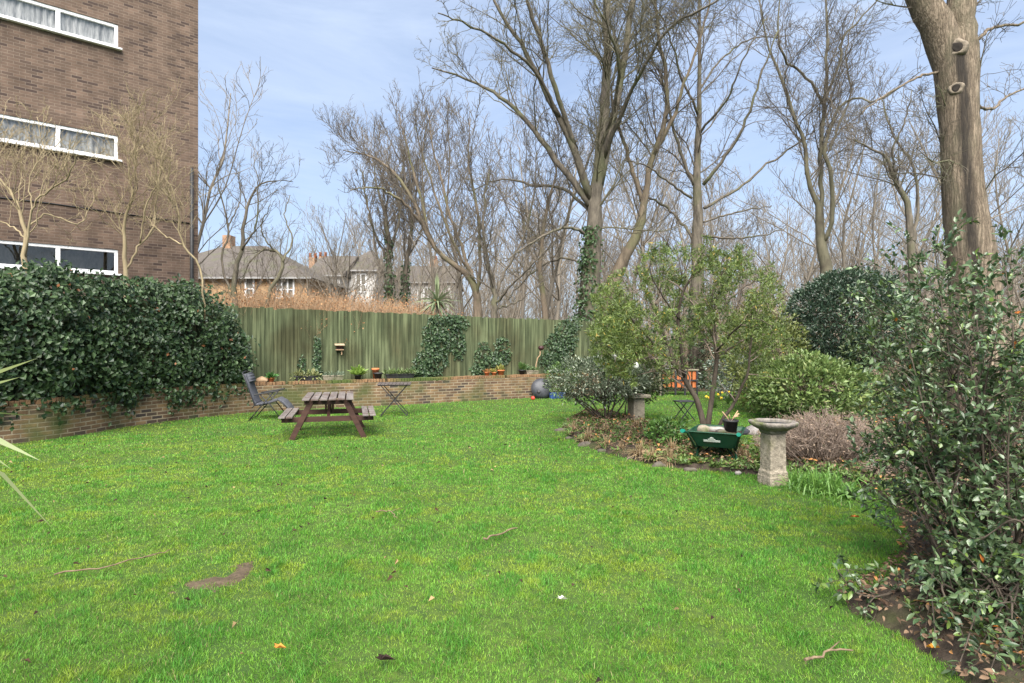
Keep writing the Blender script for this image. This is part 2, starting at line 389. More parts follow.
M['curtain'] = pmat('reflection_net_curtain', (0.11, 0.115, 0.115), (0.46, 0.46, 0.45), 7, 0.9, 0.1, (2.5, 2.5, 0.4))  # net curtain whose grey streaks paint in the tree reflections of the panes
M['dark_reflection_curtain'] = pmat('dark_reflection_curtain', (0.035, 0.036, 0.034), (0.34, 0.34, 0.32), 6, 0.9, 0.1, (2.2, 2.2, 0.8))  # dark and white streaks are branch reflections in the glass, put into the colour
M['dark_room'] = pmat('room_behind_glass', (0.07, 0.07, 0.062), (0.30, 0.28, 0.24), 5, 0.9, 0.0, (1.5, 1.5, 0.6))
def glass_mat():
    m, n, l, b = new_mat('window_glass')
    b.inputs['Base Color'].default_value = (0.9, 0.95, 0.95, 1); b.inputs['Roughness'].default_value = 0.03
    b.inputs['Specular IOR Level'].default_value = 0.9
    tr = n.new("ShaderNodeBsdfTransparent"); ms = n.new("ShaderNodeMixShader"); lw = n.new("ShaderNodeLayerWeight"); lw.inputs['Blend'].default_value = .5
    pw = n.new("ShaderNodeMath"); pw.operation = 'POWER'; pw.inputs[1].default_value = 3.5; l.new(lw.outputs['Facing'], pw.inputs[0])
    ma = n.new("ShaderNodeMath"); ma.operation = 'MULTIPLY_ADD'; ma.inputs[1].default_value = .8; ma.inputs[2].default_value = .10; l.new(pw.outputs['Value'], ma.inputs[0])
    gl = n.new("ShaderNodeBsdfGlossy"); gl.inputs['Roughness'].default_value = 0.03
    l.new(ma.outputs['Value'], ms.inputs['Fac']); l.new(tr.outputs['BSDF'], ms.inputs[1]); l.new(gl.outputs['BSDF'], ms.inputs[2])
    l.new(ms.outputs['Shader'], n["Material Output"].inputs['Surface'])
    return m
M['glass'] = glass_mat()

# ------------------------------------------------------------------ helpers: leaves, blades, branches
def mixcol(c1, c2, t): return np.array(c1)[None, :]*(1-t[:, None])+np.array(c2)[None, :]*t[:, None]
def leaf_mesh(name, P, d, nrm, L, W, col, fold=0.15, bend=0.1, fine=False):
    """one folded leaf per point: P base, d along, nrm face normal"""
    N = len(P); d = unit(d); s = unit(np.cross(d, nrm)); n = np.cross(s, d)
    L = np.broadcast_to(L, N)[:, None]; W = np.broadcast_to(W, N)[:, None]
    if not fine:
        a = P; tip = P+d*L-n*L*bend
        mid = P+d*L*0.45; l_ = mid-s*W*.5+n*W*fold; r_ = mid+s*W*.5+n*W*fold
        V = np.stack([a, r_, tip, l_], 1).reshape(-1, 3); i = np.arange(N)*4
        Fc = [np.stack([i, i+1, i+2], 1), np.stack([i, i+2, i+3], 1)]
        return np_mesh(name, V, Fc, np.repeat(col, 4, 0))
    ts = [(0.0, 0.06), (0.25, 0.8), (0.5, 1.0), (0.78, 0.62), (1.0, 0.03)]
    rows = []
    for t, wv in ts:
        c = P+d*L*t-n*L*bend*t*t
        rows += [c-s*W*.5*wv+n*W*fold*wv, c, c+s*W*.5*wv+n*W*fold*wv]
    k = len(rows); V = np.stack(rows, 1).reshape(-1, 3); i = (np.arange(N)*k)[:, None]
    Q = []
    for r in range(len(ts)-1):
        for cc in (0, 1): Q.append(np.concatenate([i+r*3+cc, i+r*3+cc+1, i+(r+1)*3+cc+1, i+(r+1)*3+cc], 1))
    return np_mesh(name, V, [np.concatenate(Q)], np.repeat(col, k, 0), smooth=True)
def blade_mesh(name, P, d, side, L, W, col, droop, tipcol=None):
    """3-segment grass or strap blade; d start direction, droops under gravity"""
    N = len(P); L = np.broadcast_to(L, N)[:, None]; W = np.broadcast_to(W, N)[:, None]; dr = np.broadcast_to(droop, N)[:, None]
    d = unit(d); dn = np.array([[0, 0, -1.0]])
    p1 = P+d*L*.4+dn*L*dr*.12; p2 = P+d*L*.75+dn*L*dr*.45; p3 = P+d*L+dn*L*dr
    V = np.stack([P-side*W*.5, P+side*W*.5, p1-side*W*.48, p1+side*W*.48, p2-side*W*.3, p2+side*W*.3, p3], 1).reshape(-1, 3)
    i = np.arange(N)*7
    Q = np.concatenate([np.stack([i, i+1, i+3, i+2], 1), np.stack([i+2, i+3, i+5, i+4], 1)]); T_ = np.stack([i+4, i+5, i+6], 1)
    cc = np.repeat(col, 7, 0).reshape(N, 7, 3)
    if tipcol is not None: cc[:, 4:] = cc[:, 4:]*.45+np.array(tipcol)*.55
    return np_mesh(name, V, [Q, T_], cc.reshape(-1, 3))

def resample(pts, n):
    p = np.array(pts, float)
    return catmull(p, n)
def guide(limbs, D, n=14, wig=0.0, rng=rs):
    """pixel limbs [(x,y,dD,width_px)...] -> (B,n,3),(B,n)"""
    PP, RR = [], []
    for lb in limbs:
        q = np.array([[*at(x, y, D+dd), max(w_, .3)/F*(D+dd)/2] for x, y, dd, w_ in lb])
        c = catmull(q, n); c[:, 3] = np.maximum(c[:, 3], 0.004)
        if wig: 
            k = rng.normal(0, wig, (n, 3)); k[0] = 0; c[:, :3] += k
        PP.append(c[:, :3]); RR.append(c[:, 3])
    return np.array(PP), np.array(RR)
def grow(rng, P, Rr, per_m, n2, ang, lr, tmin=0.25, up=0.15, wander=0.18, rr=0.55, rmin=0.004, lmin=0.15, lmax=9, taper=0.3, tmax=1.0, rmax=9.0):
    """children of every branch, density per metre of parent"""
    seg = np.linalg.norm(np.diff(P, axis=1), axis=2); L = seg.sum(1)
    cnt = np.floor(L*(tmax-tmin)*per_m+rng.random(len(L))).astype(int)
    idx = np.repeat(np.arange(len(L)), cnt); N = len(idx)
    if N == 0: return np.zeros((0, n2, 3)), np.zeros((0, n2))
    n = P.shape[1]; t = tmin+(tmax-tmin)*rng.random(N)**0.9; u = t*(n-1); i = np.minimum(u.astype(int), n-2); f = (u-i)[:, None]
    p0 = P[idx, i]*(1-f)+P[idx, i+1]*f; r0 = Rr[idx, i]*(1-f[:, 0])+Rr[idx, i+1]*f[:, 0]
    T = unit(P[idx, i+1]-P[idx, i])
    pr = unit(np.cross(T, rng.normal(size=(N, 3))))
    a = np.radians(rng.uniform(ang[0], ang[1], N))[:, None]
    d = unit(np.cos(a)*T+np.sin(a)*pr+np.array([[0, 0, up]]))
    ln = np.clip(L[idx]*lr*rng.uniform(.55, 1.25, N)*(1.1-.7*t), lmin, lmax)
    st = (ln/(n2-1))[:, None]
    Q = [p0]; 
    for k in range(n2-1):
        d = unit(d+rng.normal(0, wander, (N, 3))+np.array([[0, 0, up*.35]])); Q.append(Q[-1]+d*st)
    Q = np.stack(Q, 1)
    rb = np.minimum(np.maximum(np.minimum(r0*.85, r0*rr+ln*.0015), rmin), rmax)
    RR = rb[:, None]*np.linspace(1, taper, n2)[None]
    RR = np.maximum(RR, rmin*.7)
    return Q, RR

def bare_tree(name, label, cat, limbs, D, bark, seed, group=None, d1=2.2, d2=3.2, d3=4.0, d4=3.2, rmin=0.006, ws=.52, rmax=.032, up=0.25, lr=(0.42, 0.45, 0.45), lmax=3.5, ntr=1, wander=0.2, twig=None, base_z=0.0):
    rng = np.random.default_rng(seed)
    P, Rr = guide([[(x, y, dd, q*(ws if k else 1-(1-ws)*min(1, j/4))) for j, (x, y, dd, q) in enumerate(lb)] for k, lb in enumerate(limbs)], D, 20, wig=0.022*D/20, rng=rng)
    P[0, 0, 2] = min(P[0, 0, 2], base_z)
    o = Vector(P[0, 0]); o.z = base_z
    t = thing(name, label, cat, o, 0, group)
    off = np.array(o)
    l1 = grow(rng, P, Rr, d1*1.5, 9, (25, 65), lr[0], 0.3, up, wander*.8, .28, rmin*1.5, .5, lmax*1.15, rmax=rmax)
    l2 = grow(rng, *l1, d2*2.3, 7, (25, 65), lr[1]*1.25, .15, up*.8, wander, .42, rmin*1.25, .25, lmax*.6)
    l3 = grow(rng, *l2, d3*1.9, 5, (20, 60), lr[2], .12, up*.6, wander*1.2, .55, rmin, .15, lmax*.4)
    l4 = grow(rng, *l3, d4*1.3, 4, (20, 60), .6, .2, up*.6, wander*1.2, .7, rmin*.7, .1, lmax*.25)
    link('trunk', tubes_mesh('trunk', [(P-off, Rr, 12)], True), bark, t)
    link('crown', tubes_mesh('crown', [(l1[0]-off, l1[1], 5), (l2[0]-off, l2[1], 3), (l3[0]-off, l3[1], 3), (l4[0]-off, l4[1], 3)]), twig or M['twig_bark'], t)
    return t, (P, Rr), l1, l2

# ================================================================== THE SETTING
# ground: one sheet to the horizon
g = MB(); g.add([(-400, -60, 0), (400, -60, 0), (400, 600, 0), (-400, 600, 0)], [(0, 1, 2, 3)])
tag(g.build('ground', M['lawn']), kind='structure')

# wall line (front foot of the low brick wall), traced on the ground
wall_px = [(-11.6, 4.6), (-9.7, 7.2), (-8.25, 9.4), (-7.65, 10.4), (-7.35, 11.9), (-6.15, 13.85), (-4.6, 14.85), (-2.91, 15.6), (-1.0, 16.7), (0.97, 17.7), (2.7, 18.3)]
WP = catmull(wall_px, 120)
WT = unit(np.gradient(WP, axis=0)); WN = np.stack([WT[:, 1], -WT[:, 0]], 1)      # towards the lawn
WS = np.concatenate([[0], np.cumsum(np.linalg.norm(np.diff(WP, axis=0), axis=1))])
WPX = 512+F*WP[:, 0]/WP[:, 1]
def path_at(s, off=0.0):
    x = np.interp(s, WS, WP[:, 0]); y = np.interp(s, WS, WP[:, 1]); nx = np.interp(s, WS, WN[:, 0]); ny = np.interp(s, WS, WN[:, 1])
    return np.stack([x+nx*off, y+ny*off], -1)
def s_of_px(x, off=0.0):
    q = WP+WN*off; return np.interp(x, 512+F*q[:, 0]/q[:, 1], WS)
def wall_h(s): return 0.68+0*s
FO = -0.50                                                   # fence stands this far behind the wall's face
def fence_top(s): return np.interp(s, [0, s_of_px(250), s_of_px(590), WS[-1]], [2.5, 2.48, 2.29, 2.27])

# raised ground behind the wall
rg = MB()
front = [tuple(path_at(s, -0.26))+(0.62,) for s in np.linspace(0, WS[-1], 60)]
poly = front+[(3.7, 19.3, 0.02), (2.0, 70, 0.5), (-60, 70, 0.5), (-60, 2, 0.5)]
rg.add(poly, [tuple(range(len(poly)))])
tag(rg.build('raised_ground', M['litter']), kind='structure')
wf = MB(); wf.add([(1.5, 19.6, .004), (300, 19.6, .004), (390, 590, .004), (-390, 590, .004), (-60, 70.2, .004), (2, 70.2, .004)], [(0, 1, 2, 3, 4, 5)])
tag(wf.build('woodland_floor', M['litter']), kind='structure')

# beds: soil mounds with an uneven edge
def bed_mesh(poly, name, h, seed, cell=0.05):
    pl = [tuple(p[:2]) for p in poly]; a = np.array(pl); lo, hi = a.min(0)-.1, a.max(0)+.1
    nx = int((hi[0]-lo[0])/cell)+1; ny = int((hi[1]-lo[1])/cell)+1
    X, Y = np.meshgrid(lo[0]+np.arange(nx)*cell, lo[1]+np.arange(ny)*cell, indexing='ij')
    P = np.stack([X.ravel(), Y.ravel()], 1); ins = in_poly(P, pl); dd = poly_dist(P, pl); sd_ = np.where(ins, dd, -dd)
    z = np.clip(sd_*.6, -.06, h)-.012+(fbm(P[:, 0], P[:, 1], 5, seed)-.5)*.09*np.clip(sd_*4+.6, 0, 1)
    keep = (sd_ > -0.06).reshape(nx, ny); idx = np.arange(nx*ny).reshape(nx, ny)
    k = keep[:-1, :-1] & keep[1:, :-1] & keep[:-1, 1:] & keep[1:, 1:]
    q = np.stack([idx[:-1, :-1][k], idx[1:, :-1][k], idx[1:, 1:][k], idx[:-1, 1:][k]], 1)
    used = np.unique(q); rem = np.zeros(nx*ny, int); rem[used] = np.arange(len(used))
    V = np.concatenate([P, z[:, None]], 1)[used]
    o = link(name, np_mesh(name, V, [rem[q]], smooth=True), M['soil']); tag(o, kind='structure')
    return pl
bed1_px = [(562, 426), (568, 438), (590, 449), (618, 457), (648, 464), (690, 470), (735, 474), (762, 476), (752, 452), (735, 444), (712, 440), (690, 436), (664, 430), (640, 424), (612, 416), (585, 413)]
bed1 = bed_mesh([gnd(*p) for p in bed1_px], 'flower_bed', 0.09, 21)
bed2_px = [(752, 452), (762, 474), (800, 478), (852, 484), (885, 500), (902, 528), (902, 556), (878, 580), (836, 596), (846, 612), (890, 632), (945, 668), (990, 720), (1010, 800)]
bed2 = bed_mesh([gnd(*p) for p in bed2_px]+[np.array((3.6, 1.9, 0)), np.array((9, 3, 0)), np.array((12, 14.5, 0)), gnd(905, 400), gnd(860, 404), gnd(800, 416), gnd(765, 434)], 'shrub_bed', 0.10, 31)
bare_poly = [tuple(gnd(*p)[:2]) for p in [(163, 594), (190, 580), (228, 566), (256, 560), (254, 568), (240, 584), (205, 597), (172, 600)]]

# lawn grass: blades, longer and darker in tufts, short and yellow where there is moss
def make_grass():
    rng = np.random.default_rng(3)
    Ps = []
    for d0, d1_, dens, in [(2.4, 3.4, 17000), (3.4, 4.6, 13000), (4.6, 6, 8500), (6, 8, 5000), (8, 10.5, 2600), (10.5, 14, 1300), (14, 19.8, 650)]:
        xl, xr = -0.9*d1_-.4, 0.95*d1_+.4
        n = int((xr-xl)*(d1_-d0)*dens); P = np.stack([rng.uniform(xl, xr, n), rng.uniform(d0, d1_, n)], 1); Ps.append(P)
    P = np.concatenate(Ps); x, y = P[:, 0], P[:, 1]
    wl = [tuple(p) for p in path_at(np.linspace(0, WS[-1], 50), 0.02)]
    back = wl+[(3.0, 19.8), (14, 19.8), (14, -1), (-13, -1)]
    k = in_poly(P, back)
    e1 = poly_dist(P, bed1); e2 = poly_dist(P, bed2)
    i1 = in_poly(P, bed1); i2 = in_poly(P, bed2)
    k &= ~(i1 & (e1 > .05+.22*rng.random(len(P))**3)) & ~(i2 & (e2 > .04+.30*rng.random(len(P))**3))
    bb = in_poly(P, bare_poly); bd = poly_dist(P, bare_poly); wob = fbm(x, y, 13, 77)
    k &= ~(bb & (wob > .47) & (rng.random(len(P)) < np.clip(.25+bd*9, 0, .74)))
    tuft = fbm(x, y, 4.2, 11); tuft2 = fbm(x, y, 12.0, 15); moss = fbm(x, y, 1.0, 41); moss2 = fbm(x, y, 6.5, 43)
    mo = np.clip((moss*.42+moss2*.58-.50)*8, 0, 1)*.78
    thin = rng.random(len(P)) < (.55+.9*(tuft*.5+tuft2*.5)-.25*mo)
    k &= thin
    P, tuft, tuft2, mo = P[k], tuft[k], tuft2[k], mo[k]; x, y = P[:, 0], P[:, 1]; N = len(P)
    D = y; ln = (.013+.085*np.clip(tuft*.6+tuft2*.6-.38, 0, 1)+.014*rng.random(N))*(1-.25*mo)
    ln *= np.where(rng.random(N) < .04, 1.5, 1.0)*.92
    # uncut at the feet of the wall and along the bed
    wd = np.array(.0025)*np.clip(D/3.6, 1, 4.2)*rng.uniform(.7, 1.25, N)
    az = rng.uniform(0, 2*np.pi, N)+0*x; lean = np.abs(rng.normal(0, .72, N))
    wx = (fbm(x, y, 3.5, 51)-.5)*1.6; wy = (fbm(x, y, 3.5, 57)-.5)*1.6
    d = np.stack([np.cos(az)*lean+wx*.5, np.sin(az)*lean+wy*.5, np.ones(N)], 1)
    fa = rng.uniform(0, np.pi, N); side = np.stack([np.cos(fa), np.sin(fa), 0*fa], 1)
    hue = np.clip(rng.normal(.5, .28, N)+ (tuft-.5)*1.7+(tuft2-.5)*.9, 0, 1)
    col = mixcol((0.172, 0.345, 0.038), (0.062, 0.212, 0.024), hue)
    col = col*(1-mo[:, None]*.8)+np.array((0.275, 0.345, 0.030))*mo[:, None]*.8
    pale = rng.random(N) < .035; col[pale] = np.array((0.30, 0.27, 0.12))*rng.uniform(.6, 1.1, (pale.sum(), 1))
    col *= rng.uniform(.55, 1.3, (N, 1))
    o = link('grass', blade_mesh('grass', np.concatenate([P, np.full((N, 1), -.004)], 1), d, side, ln, wd, col, rng.uniform(.05, .55, N)), M['grass'])
    tag(o, 'short green lawn grass with yellow mossy patches', 'grass', kind='stuff')
    print('grass blades', N)
make_grass()

# bare patch of earth showing in the lawn
bm_ = bed_mesh([np.array((*p, 0)) for p in bare_poly], 'bare_earth', 0.012, 61, 0.02); bpy.data.objects['bare_earth'].data.materials[0] = pmat('worn_earth', (0.045, 0.033, 0.02), (0.115, 0.084, 0.054), 30, 0.95, 0.7)

# ------------------------------------------------------------------ low brick wall
def low_wall():
    t = thing('brick_wall', 'low curved brick retaining wall, mossy and partly under ivy, along the lawn edge', 'wall', (0, 0, 0))
    s = np.linspace(0, WS[-1], 160); V, UV, Q = [], [], []
    a = path_at(s, 0.0); b = path_at(s, -0.24); h = wall_h(s)-0.075
    def strip(p, zlo, q, zhi, vlo, vhi):
        o = sum(len(v) for v in V)
        V.append(np.concatenate([np.column_stack([p, zlo]), np.column_stack([q, zhi])])); n = len(s)
        UV.append(np.concatenate([np.column_stack([s, vlo]), np.column_stack([s, vhi])]))
        i = o+np.arange(n-1); Q.append(np.stack([i, i+1, i+n+1, i+n], 1))
    z0 = np.full(len(s), -.05)
    strip(a, z0, a, h, z0, h); strip(a, h, b, h, h, h+.24); strip(b, h, b, z0, h, z0)
    link('brickwork', np_mesh('brickwork', np.concatenate(V), Q, uv=np.concatenate(UV)), M['wall_brick'], t)
    # brick-on-edge coping, each brick slightly out of line
    mb = MB(); rng = np.random.default_rng(5); sv = 0.05
    while sv < WS[-1]-.1:
        if rng.random() < .97:
            c = path_at(sv, -.115+rng.normal(0, .004)); tx = path_at(sv+.02)-path_at(sv-.02); an = math.atan2(tx[1], tx[0])
            mb.box((c[0], c[1], float(wall_h(sv))-.033+rng.normal(0, .003)), (.064, .24, .08+rng.normal(0, .003)), Matrix.Rotation(an+rng.normal(0, .02), 3, 'Z'))
        sv += .073
    m = pmat('coping_brick', (0.10, 0.062, 0.036), (0.26, 0.15, 0.075), 7, 0.9, 0.4, c3=(0.06, 0.085, 0.02), s3=1.1, t3=(.45, .6))
    mb.build('coping', m, t, bevel=.006)
low_wall()

# ------------------------------------------------------------------ close-board fence
def fence():
    t = thing('board_fence', 'long vertical board fence green with algae behind the low brick wall', 'fence', (0, 0, 0))
    rng = np.random.default_rng(9); s = 0.3; bay = MB(); n = 0; s0 = s
    while s < WS[-1]+0.0:
        p = path_at(s, FO); tx = path_at(s+.03, FO)-path_at(s-.03, FO); an = math.atan2(tx[1], tx[0])
        zt = float(fence_top(s))+rng.normal(0, .013); zb = .5
        Mx = Matrix.Rotation(an+R(-15)+rng.normal(0, .06), 3, 'Z') @ Matrix.Rotation(rng.normal(0, .004), 3, 'Y')
        bay.box((p[0], p[1], (zt+zb)/2), (.104, .017, zt-zb), Mx)
        s += .086+rng.normal(0, .003); n += 1
        if n % 21 == 0 or s >= WS[-1]:
            bay.build('board_panel', M['fence'], t); bay = MB()
            q = path_at(s-.04, FO-.08); MB().box((q[0], q[1], float(fence_top(s))*.5+.2), (.09, .09, float(fence_top(s))-.5), Matrix.Rotation(an, 3, 'Z')).build('post', M['fence'], t)
            for zr in (.9, 2.1):
                c = MB(); c.tube([np.append(path_at(v, FO-.05), zr) for v in np.linspace(s0, s-.1, 6)], .035, 4); c.build('rail', M['fence'], t)
            s0 = s
    return t
fence()

# ------------------------------------------------------------------ brick block of flats
def flats():
    ang = math.atan2(.657, .754)
    t = thing('brick_flats', 'brown brick block of flats with long white framed windows', 'building', (-7.95, 15.2, 0), ang)
    X0, X1, Z1, Y1 = -14.0, 0.0, 12.0, 9.0
    wins = []
    for z0, z1 in ((3.23, 3.80), (5.90, 6.47), (8.52, 9.08)):
        for x0, x1 in ((-6.22, -1.71), (-12.7, -8.2)): wins.append((x0, x1, z0, z1))
    xs = sorted({X0, X1, *[w_[0] for w_ in wins], *[w_[1] for w_ in wins]}); zs = sorted({0, Z1, *[w_[2] for w_ in wins], *[w_[3] for w_ in wins]})
    mb = MB()
    for i in range(len(xs)-1):
        for j in range(len(zs)-1):
            cx, cz = (xs[i]+xs[i+1])/2, (zs[j]+zs[j+1])/2
            if any(a < cx < b and c < cz < d for a, b, c, d in wins): continue
            mb.add([(xs[i], 0, zs[j]), (xs[i+1], 0, zs[j]), (xs[i+1], 0, zs[j+1]), (xs[i], 0, zs[j+1])], [(0, 1, 2, 3)])
    for a, b, c, d in wins:
        r = .09
        mb.add([(a, 0, d), (b, 0, d), (b, r, d), (a, r, d)], [(0, 1, 2, 3)]); mb.add([(a, 0, c), (a, r, c), (b, r, c), (b, 0, c)], [(0, 1, 2, 3)])
        mb.add([(a, 0, c), (a, 0, d), (a, r, d), (a, r, c)], [(0, 1, 2, 3)]); mb.add([(b, 0, c), (b, r, c), (b, r, d), (b, 0, d)], [(0, 1, 2, 3)])
    mb.add([(X1, 0, 0), (X1, Y1, 0), (X1, Y1, Z1), (X1, 0, Z1)], [(0, 1, 2, 3)]); mb.add([(X1, Y1, 0), (X0, Y1, 0), (X0, Y1, Z1), (X1, Y1, Z1)], [(0, 1, 2, 3)])
    mb.add([(X0, Y1, 0), (X0, 0, 0), (X0, 0, Z1), (X0, Y1, Z1)], [(0, 1, 2, 3)])
    mb.build('wall', M['flat_brick'], t, autouv=True)
    MB().box(((X0+X1)/2, Y1/2, Z1+.1), (X1-X0+.3, Y1+.3, .2)).build('roof', M['dark_render'], t)
    for i, (a, b, c, d) in enumerate(wins):
        f = MB(); e = .07; y = .05
        f.box(((a+b)/2, y, c+e/2), (b-a, .06, e)); f.box(((a+b)/2, y, d-e/2), (b-a, .06, e))
        f.box((a+e/2, y, (c+d)/2), (e, .06, d-c-2*e)); f.box((b-e/2, y, (c+d)/2), (e, .06, d-c-2*e))
        n = 4; pw = (b-a)/n
        for k in range(1, n): f.box((a+k*pw, y, (c+d)/2), (.085, .06, d-c-2*e))
        wo = f.build('window', M['upvc'], t, bevel=.006)
        MB().box(((a+b)/2+.01, -.018, c-.022), (b-a+.12, .16, .04)).build('sill', M['upvc'], wo, bevel=.006)
        for k in range(n):
            xa, xb = a+k*pw+.05, a+(k+1)*pw-.05
            MB().add([(xa, .065, c+e), (xb, .065, c+e), (xb, .065, d-e), (xa, .065, d-e)], [(0, 1, 2, 3)]).build('pane', M['glass'], wo)
        # folded curtain with tree reflections painted as streaks; only a dim room on the ground floor
        cm = M['curtain'] if c > 8 else M['dark_reflection_curtain']
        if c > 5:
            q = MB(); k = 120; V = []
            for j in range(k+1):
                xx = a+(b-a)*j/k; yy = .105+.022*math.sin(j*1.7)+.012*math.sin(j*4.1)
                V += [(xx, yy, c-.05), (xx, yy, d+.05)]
            q.add(V, [(2*j, 2*j+2, 2*j+3, 2*j+1) for j in range(k)], True); q.build('reflection_net_curtain', cm, wo)
        q = MB(); q.add([(a-.2, .9, c-.3), (b+.2, .9, c-.3), (b+.2, .9, d+.3), (a-.2, .9, d+.3)], [(0, 1, 2, 3)])
        q.add([(a-.2, .1, c-.001), (b+.2, .1, c-.001), (b+.2, .9, c-.3), (a-.2, .9, c-.3)], [(0, 1, 2, 3)])
        q.build('interior', M['dark_room'], wo)
    MB().tube([(-.16, -.06, 0), (-.16, -.06, 6.0)], .042, 10).build('downpipe', M['black_plastic'], t)
    MB().tube([(-14, -.012, 4.72), (-8, -.012, 4.66), (-3, -.012, 4.70), (-.2, -.012, 4.62)], .014, 6).build('cable', M['black_plastic'], t)
    return t
flats()

# ------------------------------------------------------------------ houses beyond the fence
def house(name, label, px0, px1, D, depth, eave_y, ridge_y, wall_m, wins=(), chim=(), hip=True, zb=0.45, rot=0.0, roof_m=None, pots=True):
    x0, x1 = at(px0, 0, D)[0], at(px1, 0, D)[0]; ze = at(0, eave_y, D)[2]; zr = at(0, ridge_y, D+depth/2)[2]
    wd = x1-x0; t = thing(name, label, 'house', ((x0+x1)/2, D, zb), rot)
    ze -= zb; zr -= zb; hw = wd/2
    mb = MB(); mb.box((0, depth/2, ze/2), (wd, depth, ze)); mb.build('wall', wall_m, t, autouv=True)
    r = MB(); o = .3; rl = min(depth/2, hw*.9) if hip else 0.0
    A = [(-hw-o, -o, ze-.05), (hw+o, -o, ze-.05), (hw+o, depth+o, ze-.05), (-hw-o, depth+o, ze-.05), (-hw-o+(rl+o if hip else 0), depth/2, zr), (hw+o-(rl+o if hip else 0), depth/2, zr)]
    r.add(A, [(0, 1, 5, 4), (2, 3, 4, 5), (1, 2, 5), (3, 0, 4), (3, 2, 1, 0)])
    ro = r.build('roof', roof_m or M['roof'], t)
    MB().box((0, -o-.03, ze-.08), (wd+2*o, .06, .10)).build('gutter', M['gutter'], ro)
    for (a, b, ya, yb, nb) in wins:
        xa, xb = at(a, 0, D)[0]-(x0+x1)/2, at(b, 0, D)[0]-(x0+x1)/2; za, zb_ = at(0, yb, D)[2]-zb, at(0, ya, D)[2]-zb
        f = MB(); e = .09
        f.box(((xa+xb)/2, -.03, za), (xb-xa, .08, e)); f.box(((xa+xb)/2, -.03, zb_), (xb-xa, .08, e))
        for k in range(nb+1): f.box((xa+(xb-xa)*k/nb, -.03, (za+zb_)/2), (e, .08, zb_-za-e))
        f.box(((xa+xb)/2, -.03, za+(zb_-za)*.4), (xb-xa-e, .06, .06))
        wo = f.build('window', M['upvc'], t)
        MB().add([(xa, -.012, za), (xb, -.012, za), (xb, -.012, zb_), (xa, -.012, zb_)], [(0, 1, 2, 3)]).build('pane', M['dark_room'], wo)
    for (cx, cy, dw) in chim:
        xx = at(cx, 0, D+depth/2)[0]-(x0+x1)/2; zz = at(0, cy, D+depth/2)[2]-zb
        co = MB().box((xx, depth/2, (zz+zr-1.2)/2), (dw, .7, zz-zr+1.2)).build('chimney', M['chimney_brick'], ro, autouv=True)
        for q in ((-.2, .2) if pots else ()): MB().lathe([(.12, 0), (.1, .35), (.13, .38)], 10, (xx+q, depth/2, zz)).build('chimney_pot', M['terracotta'], co)
    return t
house('brick_bungalow', 'buff brick bungalow with grey tiled hipped roof and single chimney beyond fence', 120, 308, 34, 8, 277, 246, M['house_brick'], [(246, 254, 277, 297, 1), (276, 294, 277, 298, 3)], [(229, 236, .5)], pots=False)
house('white_house', 'small white rendered house with grey roof just past the bungalow', 309, 340, 44, 8, 275, 256, M['render'], [(318, 326, 279, 290, 2)], [(313, 258, .45), (323, 257, .45)], hip=False)
house('white_house', 'pale rendered house with steep hipped roof behind the ivy clad trunks', 338, 376, 46, 9, 270, 251, M['render'], [(356, 366, 274, 292, 2)], [], True)
house('terraced_house', 'brown roofed terraced house with chimney seen through bare branches', 392, 452, 55, 10, 282, 266, M['render'], [(404, 412, 288, 300, 2), (424, 432, 288, 300, 2)], [(434, 260, .8)], hip=False)

# ================================================================== TREES
T = bare_tree
oak_limbs = [
 [(589, 392, 0, 42), (590, 350, 0, 33), (591, 300, 0, 29), (593, 240, 0, 26), (597, 185, 0, 24), (603, 130, 0, 20), (606, 80, 0, 17), (607, 30, 0, 14), (605, -40, 0, 10), (600, -140, 0, 4)],
 [(599, 185, 0, 18), (612, 125, .2, 14), (622, 70, .4, 13), (632, 10, .6, 11), (645, -70, .8, 7), (655, -140, 1, 3)],
 [(592, 200, 0, 16), (570, 140, -.4, 13), (545, 90, -.8, 10), (525, 50, -1, 8), (500, 10, -1.2, 6), (478, -40, -1.5, 3)],
 [(590, 205, 0, 14), (558, 162, .5, 11), (530, 125, 1, 9), (505, 100, 1.4, 7), (475, 82, 1.8, 5), (432, 68, 2.2, 2.5)],
 [(576, 150, -.3, 10), (556, 90, -1, 9), (541, 40, -1.4, 8), (528, 0, -1.8, 6), (516, -60, -2, 3)],
 [(560, 118, -.6, 7), (535, 72, -1.6, 6), (500, 42, -2.4, 5), (462, 22, -3, 3.5), (438, 12, -3.4, 2)],
 [(603, 160, 0, 9), (622, 112, -1, 8), (642, 70, -2, 6), (668, 30, -3, 5), (705, 8, -4, 4), (745, -20, -4.6, 2.5)],
 [(600, 150, 0, 7), (618, 90, -1.5, 6), (612, 40, -2.6, 5), (590, -10, -3.2, 3), (575, -60, -3.5, 2)],
 [(590, 235, 0, 6), (566, 228, -.6, 5), (535, 240, -1.2, 4), (505, 262, -1.6, 2)],
 [(588, 265, 0, 5), (560, 258, .8, 4), (530, 275, 1.4, 3), (508, 300, 1.8, 1.5)],
 [(592, 215, 0, 7), (566, 190, 1.0, 6), (535, 185, 1.8, 5), (500, 180, 2.4, 3), (470, 190, 2.8, 1.5)],
]
oak, oakP, _, _ = T('bare_tree', 'huge bare tree with ivy on its thick trunk and spreading mossy limbs behind the fence', 'tree', oak_limbs, 19.8, M['bark_a'], 101, d1=1.9, d2=2.7, d3=3.4, rmin=.006, up=.12, lr=(.36, .45, .45), lmax=2.6, twig=M['bark_green'])
